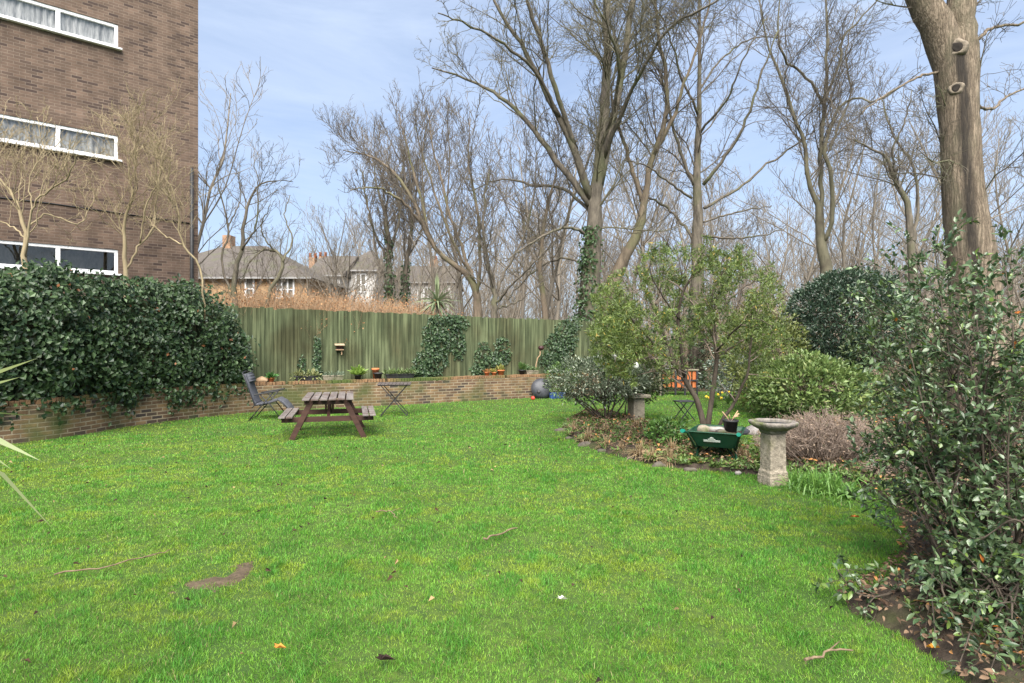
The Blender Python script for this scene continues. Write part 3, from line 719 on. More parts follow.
lean_limbs = [
 [(600, 392, 0, 20), (606, 300, 0, 17), (622, 262, 0, 15), (640, 225, 0, 14), (645, 190, 0, 12), (652, 160, 0, 11), (665, 120, 0, 9), (668, 80, 0, 8), (660, 40, 0, 6), (655, 0, 0, 5), (640, -50, 0, 3)],
 [(643, 205, 0, 9), (632, 168, .3, 8), (620, 130, .5, 6), (612, 95, .7, 4), (618, 50, 1, 2)],
 [(654, 155, 0, 8), (674, 115, -.4, 7), (690, 70, -.6, 5), (706, 20, -.8, 4), (716, -40, -1, 2)],
]
T('bare_tree', 'slender tan barked tree leaning and curving past the huge ivy trunk', 'tree', lean_limbs, 21, M['bark_b'], 102, d1=1.6, d2=2.4, d3=3, up=.2, lmax=2.2)
mid_limbs = [
 [(697, 372, 0, 17), (697, 260, 0, 14), (697, 190, 0, 11), (698, 130, 0, 8.5), (700, 60, 0, 7), (699, 0, 0, 5), (700, -70, 0, 2.5)],
 [(694, 185, 0, 7), (680, 152, .2, 6), (672, 120, .4, 5), (664, 85, .6, 4), (648, 50, .8, 2)],
 [(703, 185, 0, 7), (730, 150, -.5, 6), (748, 115, -1, 5), (760, 78, -1.3, 4), (778, 30, -1.6, 2)],
 [(704, 208, 0, 6), (735, 190, .6, 5), (765, 167, 1.2, 4), (795, 145, 1.6, 3), (815, 130, 1.8, 2)],
 [(692, 198, 0, 5), (668, 182, -.5, 4), (645, 166, -1, 3), (625, 160, -1.3, 2)],
 [(692, 238, 0, 6), (676, 216, .8, 5), (655, 201, 1.5, 4), (636, 194, 2, 2)],
 [(698, 135, 0, 5), (725, 102, -1, 4), (742, 62, -1.8, 3), (765, 18, -2.2, 2)],
 [(698, 115, 0, 5), (680, 72, -1, 4), (668, 30, -1.5, 3), (640, -20, -2, 2)],
 [(703, 236, 0, 4.5), (730, 238, -.8, 4), (760, 236, -1.4, 2.5), (785, 228, -1.8, 1.5)],
 [(703, 222, 0, 4), (740, 211, .5, 3), (772, 206, 1, 2)],
 [(699, 90, 0, 4), (722, 58, 1, 3.4), (750, 40, 1.8, 2.6), (790, 36, 2.5, 1.5)],
]
T('bare_tree', 'straight reddish trunked bare tree with level side boughs behind the evergreen', 'tree', mid_limbs, 21.5, M['bark_a'], 103, d1=1.5, d2=2.2, d3=2.8, up=.12, lmax=2.6)
wav_limbs = [
 [(826, 365, 0, 15), (825, 270, 0, 13), (821, 240, 0, 12), (819, 211, 0, 9), (807, 178, 0, 8), (803, 142, 0, 7), (795, 118, 0, 6.5), (785, 89, 0, 6), (776, 63, 0, 4.5), (764, 30, 0, 3), (758, -20, 0, 1.5)],
 [(821, 240, 0, 9), (821, 192, .2, 8), (820, 155, .4, 8), (824, 108, .6, 7), (827, 63, .7, 5.5), (827, 19, .8, 4), (822, -40, 1, 2)],
 [(822, 245, 0, 8), (832, 217, -.3, 8), (830, 172, -.4, 7.5), (824, 150, -.4, 7), (831, 127, -.4, 6), (839, 108, -.5, 5), (855, 98, -.7, 4), (878, 101, -1, 3), (920, 72, -1.5, 1.5)],
 [(823, 104, .6, 6), (808, 79, 0, 5), (786, 60, -.6, 4.5), (778, 32, -1, 3.5), (782, -20, -1.3, 1.5)],
 [(826, 100, .6, 5), (840, 60, .4, 4.5), (843, 40, .2, 3.5), (871, 6, 0, 2.5), (900, -30, 0, 1.5)],
 [(830, 150, -.4, 5), (840, 122, .6, 4.5), (850, 95, 1.2, 3.5), (846, 50, 1.6, 2.5), (858, 5, 2, 1.5)],
]
T('bare_tree', 'wavy three stemmed bare tree with olive bark rising behind the dark round bush', 'tree', wav_limbs, 22.5, M['bark_green'], 104, d1=1.7, d2=2.4, d3=3, up=.15, lmax=2.4)
def trunk_bark(x0, z0, x1, z1):
    """furrowed tan bark with a dark weep running down from the pruning scars: from (x1,z1) above to (x0,z0) below"""
    m, n, l, b = new_mat('furrowed_tan_bark')
    t = n.new("ShaderNodeTexCoord")
    def noise(sc, st, det=8, ro=.65):
        mp_ = n.new("ShaderNodeMapping"); mp_.inputs['Scale'].default_value = st
        z = n.new("ShaderNodeTexNoise"); z.inputs['Scale'].default_value = sc; z.inputs['Detail'].default_value = det; z.inputs['Roughness'].default_value = ro
        l.new(t.outputs['Object'], mp_.inputs['Vector']); l.new(mp_.outputs['Vector'], z.inputs['Vector']); return z.outputs['Fac']
    def math_(op, a, b_=None, c_=None):
        q = n.new("ShaderNodeMath"); q.operation = op
        for k, v in enumerate((a, b_, c_)):
            if v is None: continue
            if isinstance(v, (int, float)): q.inputs[k].default_value = v
            else: l.new(v, q.inputs[k])
        return q.outputs['Value']
    fur = noise(20, (1, 1, .10), 6, .6); fine = noise(55, (1, 1, .35), 6, .7); big_ = noise(2.2, (1, 1, .35))
    ridge = math_('ABSOLUTE', math_('SUBTRACT', fur, .5))          # thin dark furrows where the noise crosses its middle
    rr = n.new("ShaderNodeValToRGB"); e = rr.color_ramp.elements; e[0].position = 0.0; e[0].color = (0.095, 0.074, 0.054, 1); e[1].position = 0.12; e[1].color = (0.235, 0.186, 0.137, 1)
    x_ = e.new(.05); x_.color = (0.18, 0.142, 0.104, 1); l.new(ridge, rr.inputs['Fac'])
    mf = n.new("ShaderNodeMix"); mf.data_type = 'RGBA'; mf.blend_type = 'OVERLAY'; mf.inputs['Factor'].default_value = .45; l.new(rr.outputs['Color'], mf.inputs['A'])
    fr = n.new("ShaderNodeValToRGB"); fr.color_ramp.elements[0].position = .3; fr.color_ramp.elements[1].position = .7; l.new(fine, fr.inputs['Fac']); l.new(fr.outputs['Color'], mf.inputs['B'])
    mg = n.new("ShaderNodeMix"); mg.data_type = 'RGBA'; mg.inputs['B'].default_value = (0.12, 0.115, 0.075, 1)
    gr = n.new("ShaderNodeValToRGB"); gr.color_ramp.elements[0].position = .52; gr.color_ramp.elements[1].position = .72; gr.color_ramp.elements[1].color = (.7, .7, .7, 1); l.new(big_, gr.inputs['Fac']); l.new(gr.outputs['Color'], mg.inputs['Factor']); l.new(mf.outputs['Result'], mg.inputs['A'])
    sx = n.new("ShaderNodeSeparateXYZ"); l.new(t.outputs['Object'], sx.inputs['Vector'])
    across = math_('ADD', math_('MULTIPLY', sx.outputs['X'], UC), math_('MULTIPLY', sx.outputs['Y'], US))
    k = (x1-x0)/(z1-z0); xc = math_('MULTIPLY_ADD', sx.outputs['Z'], k, x0-k*z0)
    dx = math_('ABSOLUTE', math_('SUBTRACT', math_('ADD', across, math_('MULTIPLY', math_('SUBTRACT', big_, .5), .22)), xc))
    mr = n.new("ShaderNodeMapRange"); mr.inputs['From Min'].default_value = .13; mr.inputs['From Max'].default_value = .04; l.new(dx, mr.inputs['Value'])
    mz = n.new("ShaderNodeMapRange"); mz.inputs['From Min'].default_value = z1+.02; mz.inputs['From Max'].default_value = z1-.08; l.new(sx.outputs['Z'], mz.inputs['Value'])
    st = math_('MULTIPLY', math_('MULTIPLY', mr.outputs['Result'], mz.outputs['Result']), math_('MULTIPLY_ADD', fur, 1.0, .4))
    mw = n.new("ShaderNodeMix"); mw.data_type = 'RGBA'; mw.inputs['B'].default_value = (0.035, 0.03, 0.026, 1); l.new(st, mw.inputs['Factor']); l.new(mg.outputs['Result'], mw.inputs['A'])
    l.new(mw.outputs['Result'], b.inputs['Base Color']); b.inputs['Roughness'].default_value = .92; b.inputs['Specular IOR Level'].default_value = .15
    h = math_('MULTIPLY_ADD', fine, .25, math_('MULTIPLY', math_('MINIMUM', ridge, .13), 5.0))
    bp = n.new("ShaderNodeBump"); bp.inputs['Strength'].default_value = .8; bp.inputs['Distance'].default_value = .022; l.new(h, bp.inputs['Height']); l.new(bp.outputs['Normal'], b.inputs['Normal'])
    return m
_o = at(984, 432, 11.5); _hi = at(959, 47, 11.5); _lo = at(973, 250, 11.5)
_l = math.hypot(_hi[0], 11.5); UC, US = 11.5/_l, -_hi[0]/_l
M['bark_c'] = trunk_bark((_lo[0]-_o[0])*UC, _lo[2], (_hi[0]-_o[0])*UC, _hi[2])
big, bigP, _, _ = T('forked_tree', 'massive tan trunk forking near two dark pruning scars, rising behind the glossy shrub', 'tree', [
 [(984, 432, 0, 66), (980, 380, 0, 52), (976, 310, 0, 45), (970, 244, 0, 41), (964, 190, 0, 36), (961, 140, 0, 34), (957, 95, 0, 34), (950, 62, 0, 32), (937, 28, 0, 30), (924, 0, 0, 28), (905, -50, 0, 25), (885, -130, 0, 19)],
 [(960, 125, .02, 30), (960, 90, .0, 33), (961, 55, 0, 30), (961, 25, 0, 26), (961, 0, 0, 25), (963, -60, 0, 22), (970, -140, 0, 16)],
 [(974, 42, 0, 3.6), (990, 30, .5, 3), (1015, 24, 1, 2.4), (1060, 20, 1.4, 1.4)],
 [(938, 72, 0, 2.6), (915, 78, -.6, 2.2), (890, 92, -1, 1.7), (862, 112, -1.3, 1)],
 [(972, 100, .2, 3.2), (990, 110, 1, 2.6), (1010, 95, 1.6, 2), (1045, 80, 2, 1.2)],
], 11.5, M['bark_c'], 105, ws=1.0, rmax=.02, d1=1.2, d2=3.2, d3=4.0, up=.0, lmax=2.0, lr=(.24, .5, .5), rmin=.0045, twig=M['bark_a'])
def scars():
    P, Rr = bigP; o = np.array(big.location); mx_ = Matrix.Rotation(R(90), 3, 'X')
    pale = pmat('pale_scar_wood', (0.09, 0.075, 0.058), (0.27, 0.22, 0.165), 16, .9, .6)
    for (x, y, w_, h_) in ((955, 47, 13, 13), (956, 87, 10, 9.5)):
        z = at(x, y, 11.2)[2]; best = None
        for b in (0, 1):
            for k in range(P.shape[1]-1):
                z0, z1 = P[b, k, 2], P[b, k+1, 2]
                if z0 <= z <= z1:
                    f = (z-z0)/(z1-z0); ax_ = P[b, k]*(1-f)+P[b, k+1]*f; ra = Rr[b, k]*(1-f)+Rr[b, k+1]*f
                    d = -ax_[:2]/np.hypot(*ax_[:2]); px = 512+F*ax_[0]/ax_[1]; sd_ = np.array((-d[1], d[0])); tt = (x-px)/F*ax_[1]
                    if abs(tt) > ra*.9: continue
                    q = ax_[:2]+sd_*tt+d*math.sqrt(ra*ra-tt*tt)*.985; dist = np.hypot(*q)
                    if best is None or dist < best[0]: best = (dist, q, d)
        c = np.array((*best[1], z)); d = best[2]; phi = math.atan2(d[0], -d[1]); rr = w_/F*11.2/2
        Mx = Matrix.Rotation(phi, 3, 'Z') @ Matrix.Diagonal((1, 1, h_/w_)) @ mx_
        col = MB(); col.lathe([(rr*1.45, -.10), (rr*1.38, -.02), (rr*1.2, .010), (rr*1.0, .022), (rr*.78, .018), (rr*.5, -.004)], 26, tuple(c-o), wob=lambda a, r: .05*math.sin(2*a+1)+.06*math.sin(5*a)+.06*math.sin(3*a+y), M=Mx)
        b_ = col.build('scar_collar', pale, big)
        h = MB(); h.lathe([(rr*.74, .020), (rr*.66, .024), (rr*.3, .020), (.0001, .018)], 16, tuple(c-o), wob=lambda a, r: .12*math.sin(2*a+y)+.08*math.sin(3*a), M=Mx)
        h.build('scar_hollow', M['hollow'], b_)
scars()
T('bare_tree', 'thin forked bare tree beside the massive tan trunk', 'tree', [
 [(916, 372, 0, 10), (913, 300, 0, 9), (909, 212, 0, 8), (896, 183, 0, 7), (887, 158, 0, 5.5), (870, 148, 0, 4), (855, 140, 0, 2)],
 [(911, 250, 0, 7), (917, 212, .2, 6), (914, 171, .3, 5), (902, 149, .4, 4), (890, 127, .5, 3), (880, 95, .6, 1.5)],
 [(896, 183, 0, 4), (893, 150, -.5, 3.5), (905, 120, -.8, 3), (912, 90, -1, 1.5)],
], 20, M['bark_a'], 106, d1=2.2, d2=2.8, d3=3.2, up=.15, lmax=2)
fan_limbs = [
 [(478, 375, 0, 12), (478, 312, 0, 10), (475, 287, 0, 9), (462, 270, 0, 9), (439, 253, 0, 8.5), (423, 226, 0, 8), (411, 197, 0, 7), (392, 171, 0, 5), (366, 155, 0, 3), (343, 150, 0, 1.5)],
 [(476, 290, 0, 7), (465, 255, .5, 6), (452, 222, .8, 5.5), (442, 180, 1, 4), (433, 148, 1.2, 3), (428, 112, 1.4, 1.5)],
 [(477, 300, 0, 7), (481, 255, -.4, 6), (475, 197, -.8, 5), (468, 160, -1, 3.5), (470, 118, -1.2, 1.5)],
 [(423, 226, 0, 6), (400, 200, -.6, 5), (376, 188, -1, 3.5), (350, 190, -1.4, 1.5)],
 [(430, 238, 0, 6), (416, 180, .8, 5), (405, 140, 1.2, 3.5), (398, 112, 1.5, 1.5)],
 [(476, 285, 0, 5), (448, 230, -.9, 4.5), (428, 172, -1.4, 3.5), (414, 125, -1.8, 1.5)],
]
T('bare_tree', 'fan shaped many stemmed bare tree arching over the ivy covered fence', 'tree', fan_limbs, 20.5, M['bark_b'], 107, d1=2.2, d2=3.0, d3=3.6, up=.3, lmax=2.2, wander=.12)
T('bare_tree', 'dark stemmed bare tree spreading low in front of the huge ivy trunk', 'tree', [
 [(494, 372, 0, 9), (494, 316, 0, 8), (494, 293, 0, 7), (486, 255, 0, 5), (483, 215, 0, 4), (490, 170, 0, 2)],
 [(494, 300, 0, 6), (505, 272, .4, 5), (522, 240, .8, 4), (534, 195, 1, 3), (536, 150, 1.2, 1.5)],
 [(494, 305, 0, 5), (512, 285, -.5, 4), (535, 262, -1, 3), (560, 236, -1.4, 1.5)],
 [(495, 310, 0, 4), (520, 300, .5, 3), (545, 280, 1, 2)],
], 19.3, M['bark_a'], 108, d1=2.6, d2=3.2, d3=3.6, up=.2, lmax=1.8)
T('bare_tree', 'thin leaning bare stem in the gap beyond the fence ivy', 'tree', [
 [(546, 372, 0, 8), (545, 312, 0, 7), (540, 270, 0, 6), (545, 220, 0, 5), (556, 170, 0, 3), (552, 130, 0, 1.5)],
 [(541, 275, 0, 4), (527, 240, .5, 3), (520, 205, .8, 2)],
], 21, M['bark_b'], 109, d1=2.8, d2=3, d3=3.2, up=.2, lmax=1.8)
clad1, c1P, _, _ = T('ivy_clad_tree', 'tall ivy clad trunk with upswept branches in front of the pale hipped house', 'tree', [
 [(392, 345, 0, 9), (390, 300, 0, 8), (389, 255, 0, 7), (386, 220, 0, 6), (378, 190, 0, 4), (372, 160, 0, 2)],
 [(389, 262, 0, 5), (398, 225, .5, 4), (401, 190, .8, 3), (404, 150, 1, 1.5)],
 [(388, 262, 0, 5), (372, 225, -.5, 4), (366, 195, -.8, 3), (360, 165, -1, 1.5)],
 [(391, 300, 0, 4), (378, 258, 1, 4), (370, 215, 1.6, 3), (362, 185, 2, 1.5)],
], 27, M['bark_a'], 110, d1=2.0, d2=2.4, d3=2.6, up=.35, lmax=2.5, rmin=.009)
clad2, c2P, _, _ = T('ivy_clad_tree', 'second slimmer ivy clad trunk nearer the terraced house', 'tree', [
 [(403, 345, 0, 8), (405, 300, 0, 7), (407, 261, 0, 6), (412, 222, 0, 5), (416, 190, 0, 3), (420, 150, 0, 1.5)],
 [(407, 258, 0, 4), (420, 235, .5, 3), (432, 205, .8, 1.5)],
], 29, M['bark_a'], 111, d1=2.2, d2=2.4, d3=2.6, up=.3, lmax=2.5, rmin=.009)
T('fruit_tree', 'bare angular small tree with open crown behind the leafy ivy end', 'tree', [
 [(236, 345, 0, 8), (234, 290, 0, 6), (242, 245, 0, 5), (248, 204, 0, 4), (262, 183, 0, 3), (293, 181, 0, 1.2)],
 [(235, 300, 0, 5), (222, 268, .3, 4), (228, 228, .5, 3.4), (220, 192, .7, 2.4), (215, 165, .8, 1.2)],
 [(242, 250, 0, 4), (256, 226, -.3, 3), (258, 190, -.5, 2.4), (255, 162, -.7, 1.2)],
 [(228, 228, .5, 3), (240, 200, .8, 2), (238, 172, 1, 1.2)],
], 15.6, M['bark_a'], 112, d1=2.0, d2=3.0, d3=3.0, up=.2, lmax=1.1, rmin=.004)
T('fruit_tree', 'crooked bare sapling bent over in front of the bungalow windows', 'tree', [
 [(262, 345, 0, 6), (267, 302, 0, 5), (283, 262, 0, 4.5), (268, 248, 0, 3.5), (250, 262, 0, 2.4), (240, 285, 0, 1.5)],
 [(283, 262, 0, 4), (292, 240, .3, 3), (285, 215, .5, 2), (290, 195, .6, 1.2)],
 [(275, 252, 0, 3), (262, 230, -.3, 2.4), (270, 205, -.5, 1.2)],
], 16, M['bark_green'], 113, d1=2.0, d2=3.0, d3=3.0, up=.25, lmax=1.0, rmin=.004)
SH = [
 ('yellow stemmed bare shrub with dark trunk below the flats windows', [
 [(24, 330, 0, 8), (25, 271, 0, 6.5), (24, 226, 0, 5), (12, 195, 0, 4), (-6, 172, 0, 3), (-25, 150, 0, 1.5)],
 [(25, 260, 0, 5), (31, 212, -.2, 4), (42, 195, -.3, 3.4), (66, 179, -.5, 3), (78, 152, -.7, 1.5)],
 [(30, 225, 0, 4), (48, 214, .4, 3), (79, 224, .6, 2.5), (94, 200, .8, 1.5)],
 [(26, 240, 0, 4), (10, 225, .3, 3), (-15, 218, .5, 2), (-30, 195, .6, 1.2)],
 [(32, 212, 0, 3), (30, 180, .2, 2.5), (42, 150, .4, 2), (38, 118, .5, 1.2)],
 ], 11.3, 114),
 ('yellow stemmed bare shrub with bent side bough near the flats corner', [
 [(126, 320, 0, 6), (126, 258, 0, 4.5), (124, 226, 0, 4), (132, 195, 0, 3.4), (129, 166, 0, 2.5), (141, 138, 0, 1.2)],
 [(127, 268, 0, 4.5), (140, 244, .2, 4), (153, 229, .3, 4), (158, 184, .5, 3), (164, 150, .6, 1.2)],
 [(205, 320, 0, 4.5), (200, 271, 0, 4), (182, 242, -.1, 4), (178, 210, -.2, 3), (170, 184, -.3, 2), (160, 165, -.3, 1.2)],
 [(140, 244, .2, 3.4), (147, 205, 0, 3), (160, 174, -.2, 2), (158, 150, -.3, 1.2)],
 [(182, 244, -.1, 3), (160, 232, .2, 2.4), (145, 215, .4, 1.5)],
 ], 13.0, 115)]
for lab, lim, D, sd_ in SH:
    T('bare_shrub', lab, 'shrub', lim, D, M['bark_yellow'], sd_, d1=5.0, d2=2.8, d3=2.4, d4=3, up=.3, lmax=1.1, lr=(.45, .6, .6), rmin=.0042, wander=.26, ws=.46, twig=M['bark_yellow'])

# generic bare trees: three built, then copied along the far wood
def generic(seed, h, name='woodland_tree', rmin=.0085):
    rng = np.random.default_rng(seed); limbs = []
    def L(p0, d, ln, r, n=9, w_=.12):
        p = np.array(p0, float); pts = [p]; d = np.array(d, float)
        for k in range(n-1): d = unit(d+rng.normal(0, w_, 3)+np.array((0, 0, .05))); p = p+d*ln/(n-1); pts.append(p)
        return np.array(pts), np.linspace(r, r*.2, n)
    P, Q = L((0, 0, 0), (0, 0, 1), h, h*.0085); Ps, Rs = [P], [Q]
    for k in range(7):
        i = rng.integers(2, 6); a = rng.uniform(0, 6.28); el = rng.uniform(.5, 1.3)
        q, r = L(P[i], (math.cos(a), math.sin(a), el), h*rng.uniform(.35, .6), Q[i]*.5); Ps.append(q); Rs.append(r)
    P = np.array(Ps); Rr = np.array(Rs)
    l1 = grow(rng, P, Rr, 1.7, 7, (25, 60), .38, .25, .3, .16, .35, rmin*1.6, .6, 3.0)
    l2 = grow(rng, *l1, 2.6, 5, (25, 60), .5, .2, .25, .2, .5, rmin*1.2, .4, 1.6)
    l3 = grow(rng, *l2, 3.0, 4, (20, 55), .55, .2, .2, .22, .6, rmin, .3, 1.0)
    l4 = grow(rng, *l3, 2.5, 4, (20, 55), .55, .2, .2, .22, .7, rmin*.8, .2, .5)
    return (tubes_mesh('trunk', [(P, Rr, 7)], False), tubes_mesh('crown', [(l1[0], l1[1], 4), (l2[0], l2[1], 3), (l3[0], l3[1], 3), (l4[0], l4[1], 3)]))
protos = [generic(201, 13), generic(202, 15), generic(203, 11)]
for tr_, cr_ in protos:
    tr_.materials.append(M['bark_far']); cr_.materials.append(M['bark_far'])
far = [  # px, D, proto, scale, label
 (168, 24, 0, .95, 'bare tree mostly hidden by the flats, twigs showing past its corner'),
 (318, 33, 2, .62, 'small upright bare tree in front of the small white house'),
 (296, 36, 0, .5, 'small twiggy bare tree rising over the bungalow roof'),
 (352, 31, 2, .72, 'bare tree with tangled twigs beside the pale hipped house'),
 (432, 30, 1, .78, 'bare tree with twiggy top between terraced house and fan shaped tree'),
 (512, 27, 0, .85, 'bare tree filling the gap behind the dark low spreading stems'),
 (556, 32, 1, .95, 'distant bare tree just beside the huge ivy trunk'),
 (208, 27, 2, .50, 'little bare tree in front of the bungalow roof by the flats corner'),
 (276, 25, 0, .46, 'little bare tree with fine twigs before the bungalow end window'),
 (336, 24, 2, .58, 'little bare tree between the two pale houses and the fence'),
 (233, 23, 1, .36, 'slim bare tree crossing the bungalow roof nearer the flats'),
 (300, 22, 2, .44, 'small spreading bare tree hiding the bungalow roof end'),
 (366, 23, 1, .42, 'slim bare tree in front of the ivy clad trunks'),
 (466, 26, 2, .95, 'twiggy bare tree behind the base of the fan shaped stems'),
 (532, 24, 1, .72, 'bare tree whose twigs droop left of the huge ivy trunk'),
]
WL = 'distant pale bare tree among many alike in the wood behind the garden'
for k, (x, D) in enumerate([(640, 30), (668, 37), (735, 31), (762, 38), (790, 29), (718, 44), (850, 30), (872, 36), (905, 28), (940, 33), (1003, 27), (1032, 34), (1075, 25), (615, 42), (805, 42), (965, 40), (1120, 30), (585, 36), (648, 46), (700, 34), (755, 48), (835, 40), (888, 44), (920, 38), (985, 34), (1015, 45), (600, 50), (680, 52), (780, 52)]):
    far.append((x, D, k % 3, (.86, 1.02, .92, .78)[k % 4]*(1+.006*(D-30)), WL))
for k, (x, D, p, sc_, lab) in enumerate(far):
    zb = .4 if x < 580 else 0
    t = thing('woodland_tree', lab, 'tree', ((x-512)/F*D, D, zb), k*1.37, 'bare trees beyond the garden')
    t.scale = (sc_,)*3
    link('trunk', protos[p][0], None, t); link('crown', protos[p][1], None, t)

# far wood that reads as one mass of twigs: one object
def far_wood():
    rng = np.random.default_rng(301); Ps, Rs = [], []
    for k in range(390):
        D = rng.uniform(42, 75); x = rng.uniform(330, 1200); X = (x-512)/F*D; h = rng.uniform(6.5, 13)
        d = unit(np.array([rng.normal(0, .12), rng.normal(0, .12), 1.0])); p = np.array([X, D, 0.0]); pts = [p]
        for j in range(7): d = unit(d+rng.normal(0, .07, 3)); p = p+d*h/7; pts.append(p)
        Ps.append(pts); Rs.append(np.linspace(.085, .02, 8))
    P = np.array(Ps); Q = np.array(Rs)
    l1 = grow(rng, P, Q, 2.4, 5, (25, 60), .4, .1, .25, .15, .4, .02, .8, 3.2)
    l2 = grow(rng, *l1, 2.0, 4, (25, 60), .5, .2, .2, .2, .6, .014, .5, 2)
    l3 = grow(rng, *l2, 2.0, 3, (25, 60), .6, .2, .2, .2, .7, .011, .4, 1.2)
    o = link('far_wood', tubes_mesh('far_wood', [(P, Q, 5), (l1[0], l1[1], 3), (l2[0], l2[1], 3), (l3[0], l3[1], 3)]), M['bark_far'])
    tag(o, 'hazy brown mass of bare trees closing the far side of the wood', 'woodland', kind='stuff')
far_wood()
# tangled undergrowth at the foot of the wood
def undergrowth():
    rng = np.random.default_rng(311); Ps, Rs = [], []
    for k in range(4200):
        D = rng.uniform(21, 36); x = rng.uniform(430, 1160); p = np.array([(x-512)/F*D, D, .0 if x > 590 else .4]); h = rng.uniform(.9, 2.2)+2.6*rng.random()**2*(x > 590)
        d = unit(np.array([rng.normal(0, .4), rng.normal(0, .4), 1.0])); pts = [p]
        for j in range(6): d = unit(d+rng.normal(0, .16, 3)-np.array([0, 0, .07])); p = p+d*h/6; pts.append(p)
        Ps.append(pts); Rs.append(np.linspace(.014, .006, 7))
    P = np.array(Ps); Q = np.array(Rs)
    l1 = grow(rng, P, Q, 3.0, 4, (20, 70), .4, .2, .1, .2, .6, .006, .3, 1.0)
    o = link('undergrowth', tubes_mesh('undergrowth', [(P, Q, 3), (l1[0], l1[1], 3)]), M['twig_scrub'])
    tag(o, 'tangle of tan brambles and dead stems at the foot of the wood', 'undergrowth', kind='stuff')
undergrowth()

# ================================================================== LEAFY PLANTS
def ivy_on_trunk(tree, P, Rr, t0, t1, n, size, seed, side=None):
    rng = np.random.default_rng(seed); o = np.array(tree.location)
    u = (t0+(t1-t0)*rng.random(n)**1.7)*(P.shape[1]-1); i = np.minimum(u.astype(int), P.shape[1]-2); f = (u-i)[:, None]
    c = P[0, i]*(1-f)+P[0, i+1]*f; r = Rr[0, i]*(1-f[:, 0])+Rr[0, i+1]*f[:, 0]
    a = rng.uniform(0, 2*np.pi, n) if side is None else rng.normal(side, .75, n)
    ra = np.stack([np.cos(a), np.sin(a), 0*a], 1); q = c+ra*(r*(1+.4*rng.random(n)**2)+.02)[:, None]-o
    d = unit(ra*.5+rng.normal(0, .5, (n, 3))+np.array([[0, 0, -.6]])); col = mixcol((0.022, 0.048, 0.018), (0.06, 0.11, 0.035), rng.random(n))
    link('ivy', leaf_mesh('ivy', q, d, ra+rng.normal(0, .3, (n, 3)), size*rng.uniform(.7, 1.3, n), size*.9*rng.uniform(.7, 1.2, n), col), M['leaf'], tree)
ivy_on_trunk(oak, *oakP, .04, .36, 1500, .11, 401, side=R(228))
ivy_on_trunk(clad1, *c1P, .1, .5, 520, .13, 402)
ivy_on_trunk(clad2, *c2P, .1, .4, 330, .13, 403)

def lumpy_dirs(rng, n, up_only=False):
    d = unit(rng.normal(size=(n, 3)))
    if up_only: d[:, 2] = np.abs(d[:, 2])
    return d
def shrub(name, label, cat, base, center, rad, nclus, per, L, W, c1, c2, seed, mat=None, stems=7, stem_m=None, lump=.22, inner=.45, flat=0.0, group=None, upb=.35, spread=.16, zmin=None, stem_r=.018, tips=None, tipfrac=0.0):
    rng = np.random.default_rng(seed); base = np.array(base, float); center = np.array(center, float)-base; rad = np.array(rad, float)
    t = thing(name, label, cat, base, 0, group)
    bumps = unit(rng.normal(size=(14, 3))); amp = rng.uniform(-1, 1, 14)
    d = lumpy_dirs(rng, nclus); k = (np.maximum(0, d @ bumps.T-.55)/.45*amp).sum(1)
    rr = (1+lump*k)*(1-inner*rng.random(nclus)**2.2)
    cc = center+d*rad*rr[:, None]
    if zmin is not None:
        ok = cc[:, 2] > zmin; cc, d = cc[ok], d[ok]
    n = len(cc); idx = np.repeat(np.arange(n), per); N = len(idx)
    sz = spread*rng.uniform(.6, 1.2, n)
    ld = unit(d[idx]*.9+rng.normal(0, .75, (N, 3))+np.array([[0, 0, upb]]))
    P = cc[idx]+ld*(sz[idx]*rng.random(N)**.6)[:, None]
    nr = unit(np.array([[0, 0, 1.0]])*.9+d[idx]*.6+rng.normal(0, .45, (N, 3)))
    hue = np.clip(rng.normal(.5, .3, N)+rng.normal(0, .18, n)[idx], 0, 1); col = mixcol(c1, c2, hue)*rng.uniform(.75, 1.25, (N, 1))
    if tips is not None:
        m_ = rng.random(N) < tipfrac; col[m_] = np.array(tips)*rng.uniform(.7, 1.2, (m_.sum(), 1))
    link('foliage', leaf_mesh('foliage', P, ld, nr, L*rng.uniform(.65, 1.25, N), W*rng.uniform(.7, 1.2, N), col), mat or M['leaf'], t)
    if stems:
        Ps, Rs = [], []
        for s in range(stems*4):
            e = cc[rng.integers(n)]*.92; b0 = rng.normal(0, .05, 3)*np.array([1, 1, 0]) if s < stems else None
            p0 = b0 if b0 is not None else np.array([0, 0, .1])+center*rng.uniform(.3, .7)
            m_ = (p0+e)/2+rng.normal(0, .08, 3)*rad+np.array([0, 0, .1*rad[2]])
            Ps.append(catmull([p0, m_, e], 9)); Rs.append(np.linspace(stem_r, stem_r*.3, 9)*(1 if s < stems else .5))
        P = np.array(Ps); Q = np.array(Rs); l1 = grow(rng, P, Q, 5, 5, (25, 60), .3, .4, .2, .2, .5, .003, .1, .4)
        link('stem', tubes_mesh('stem', [(P, Q, 7), (l1[0], l1[1], 4)]), stem_m or M['bark_dark'], t)
    return t

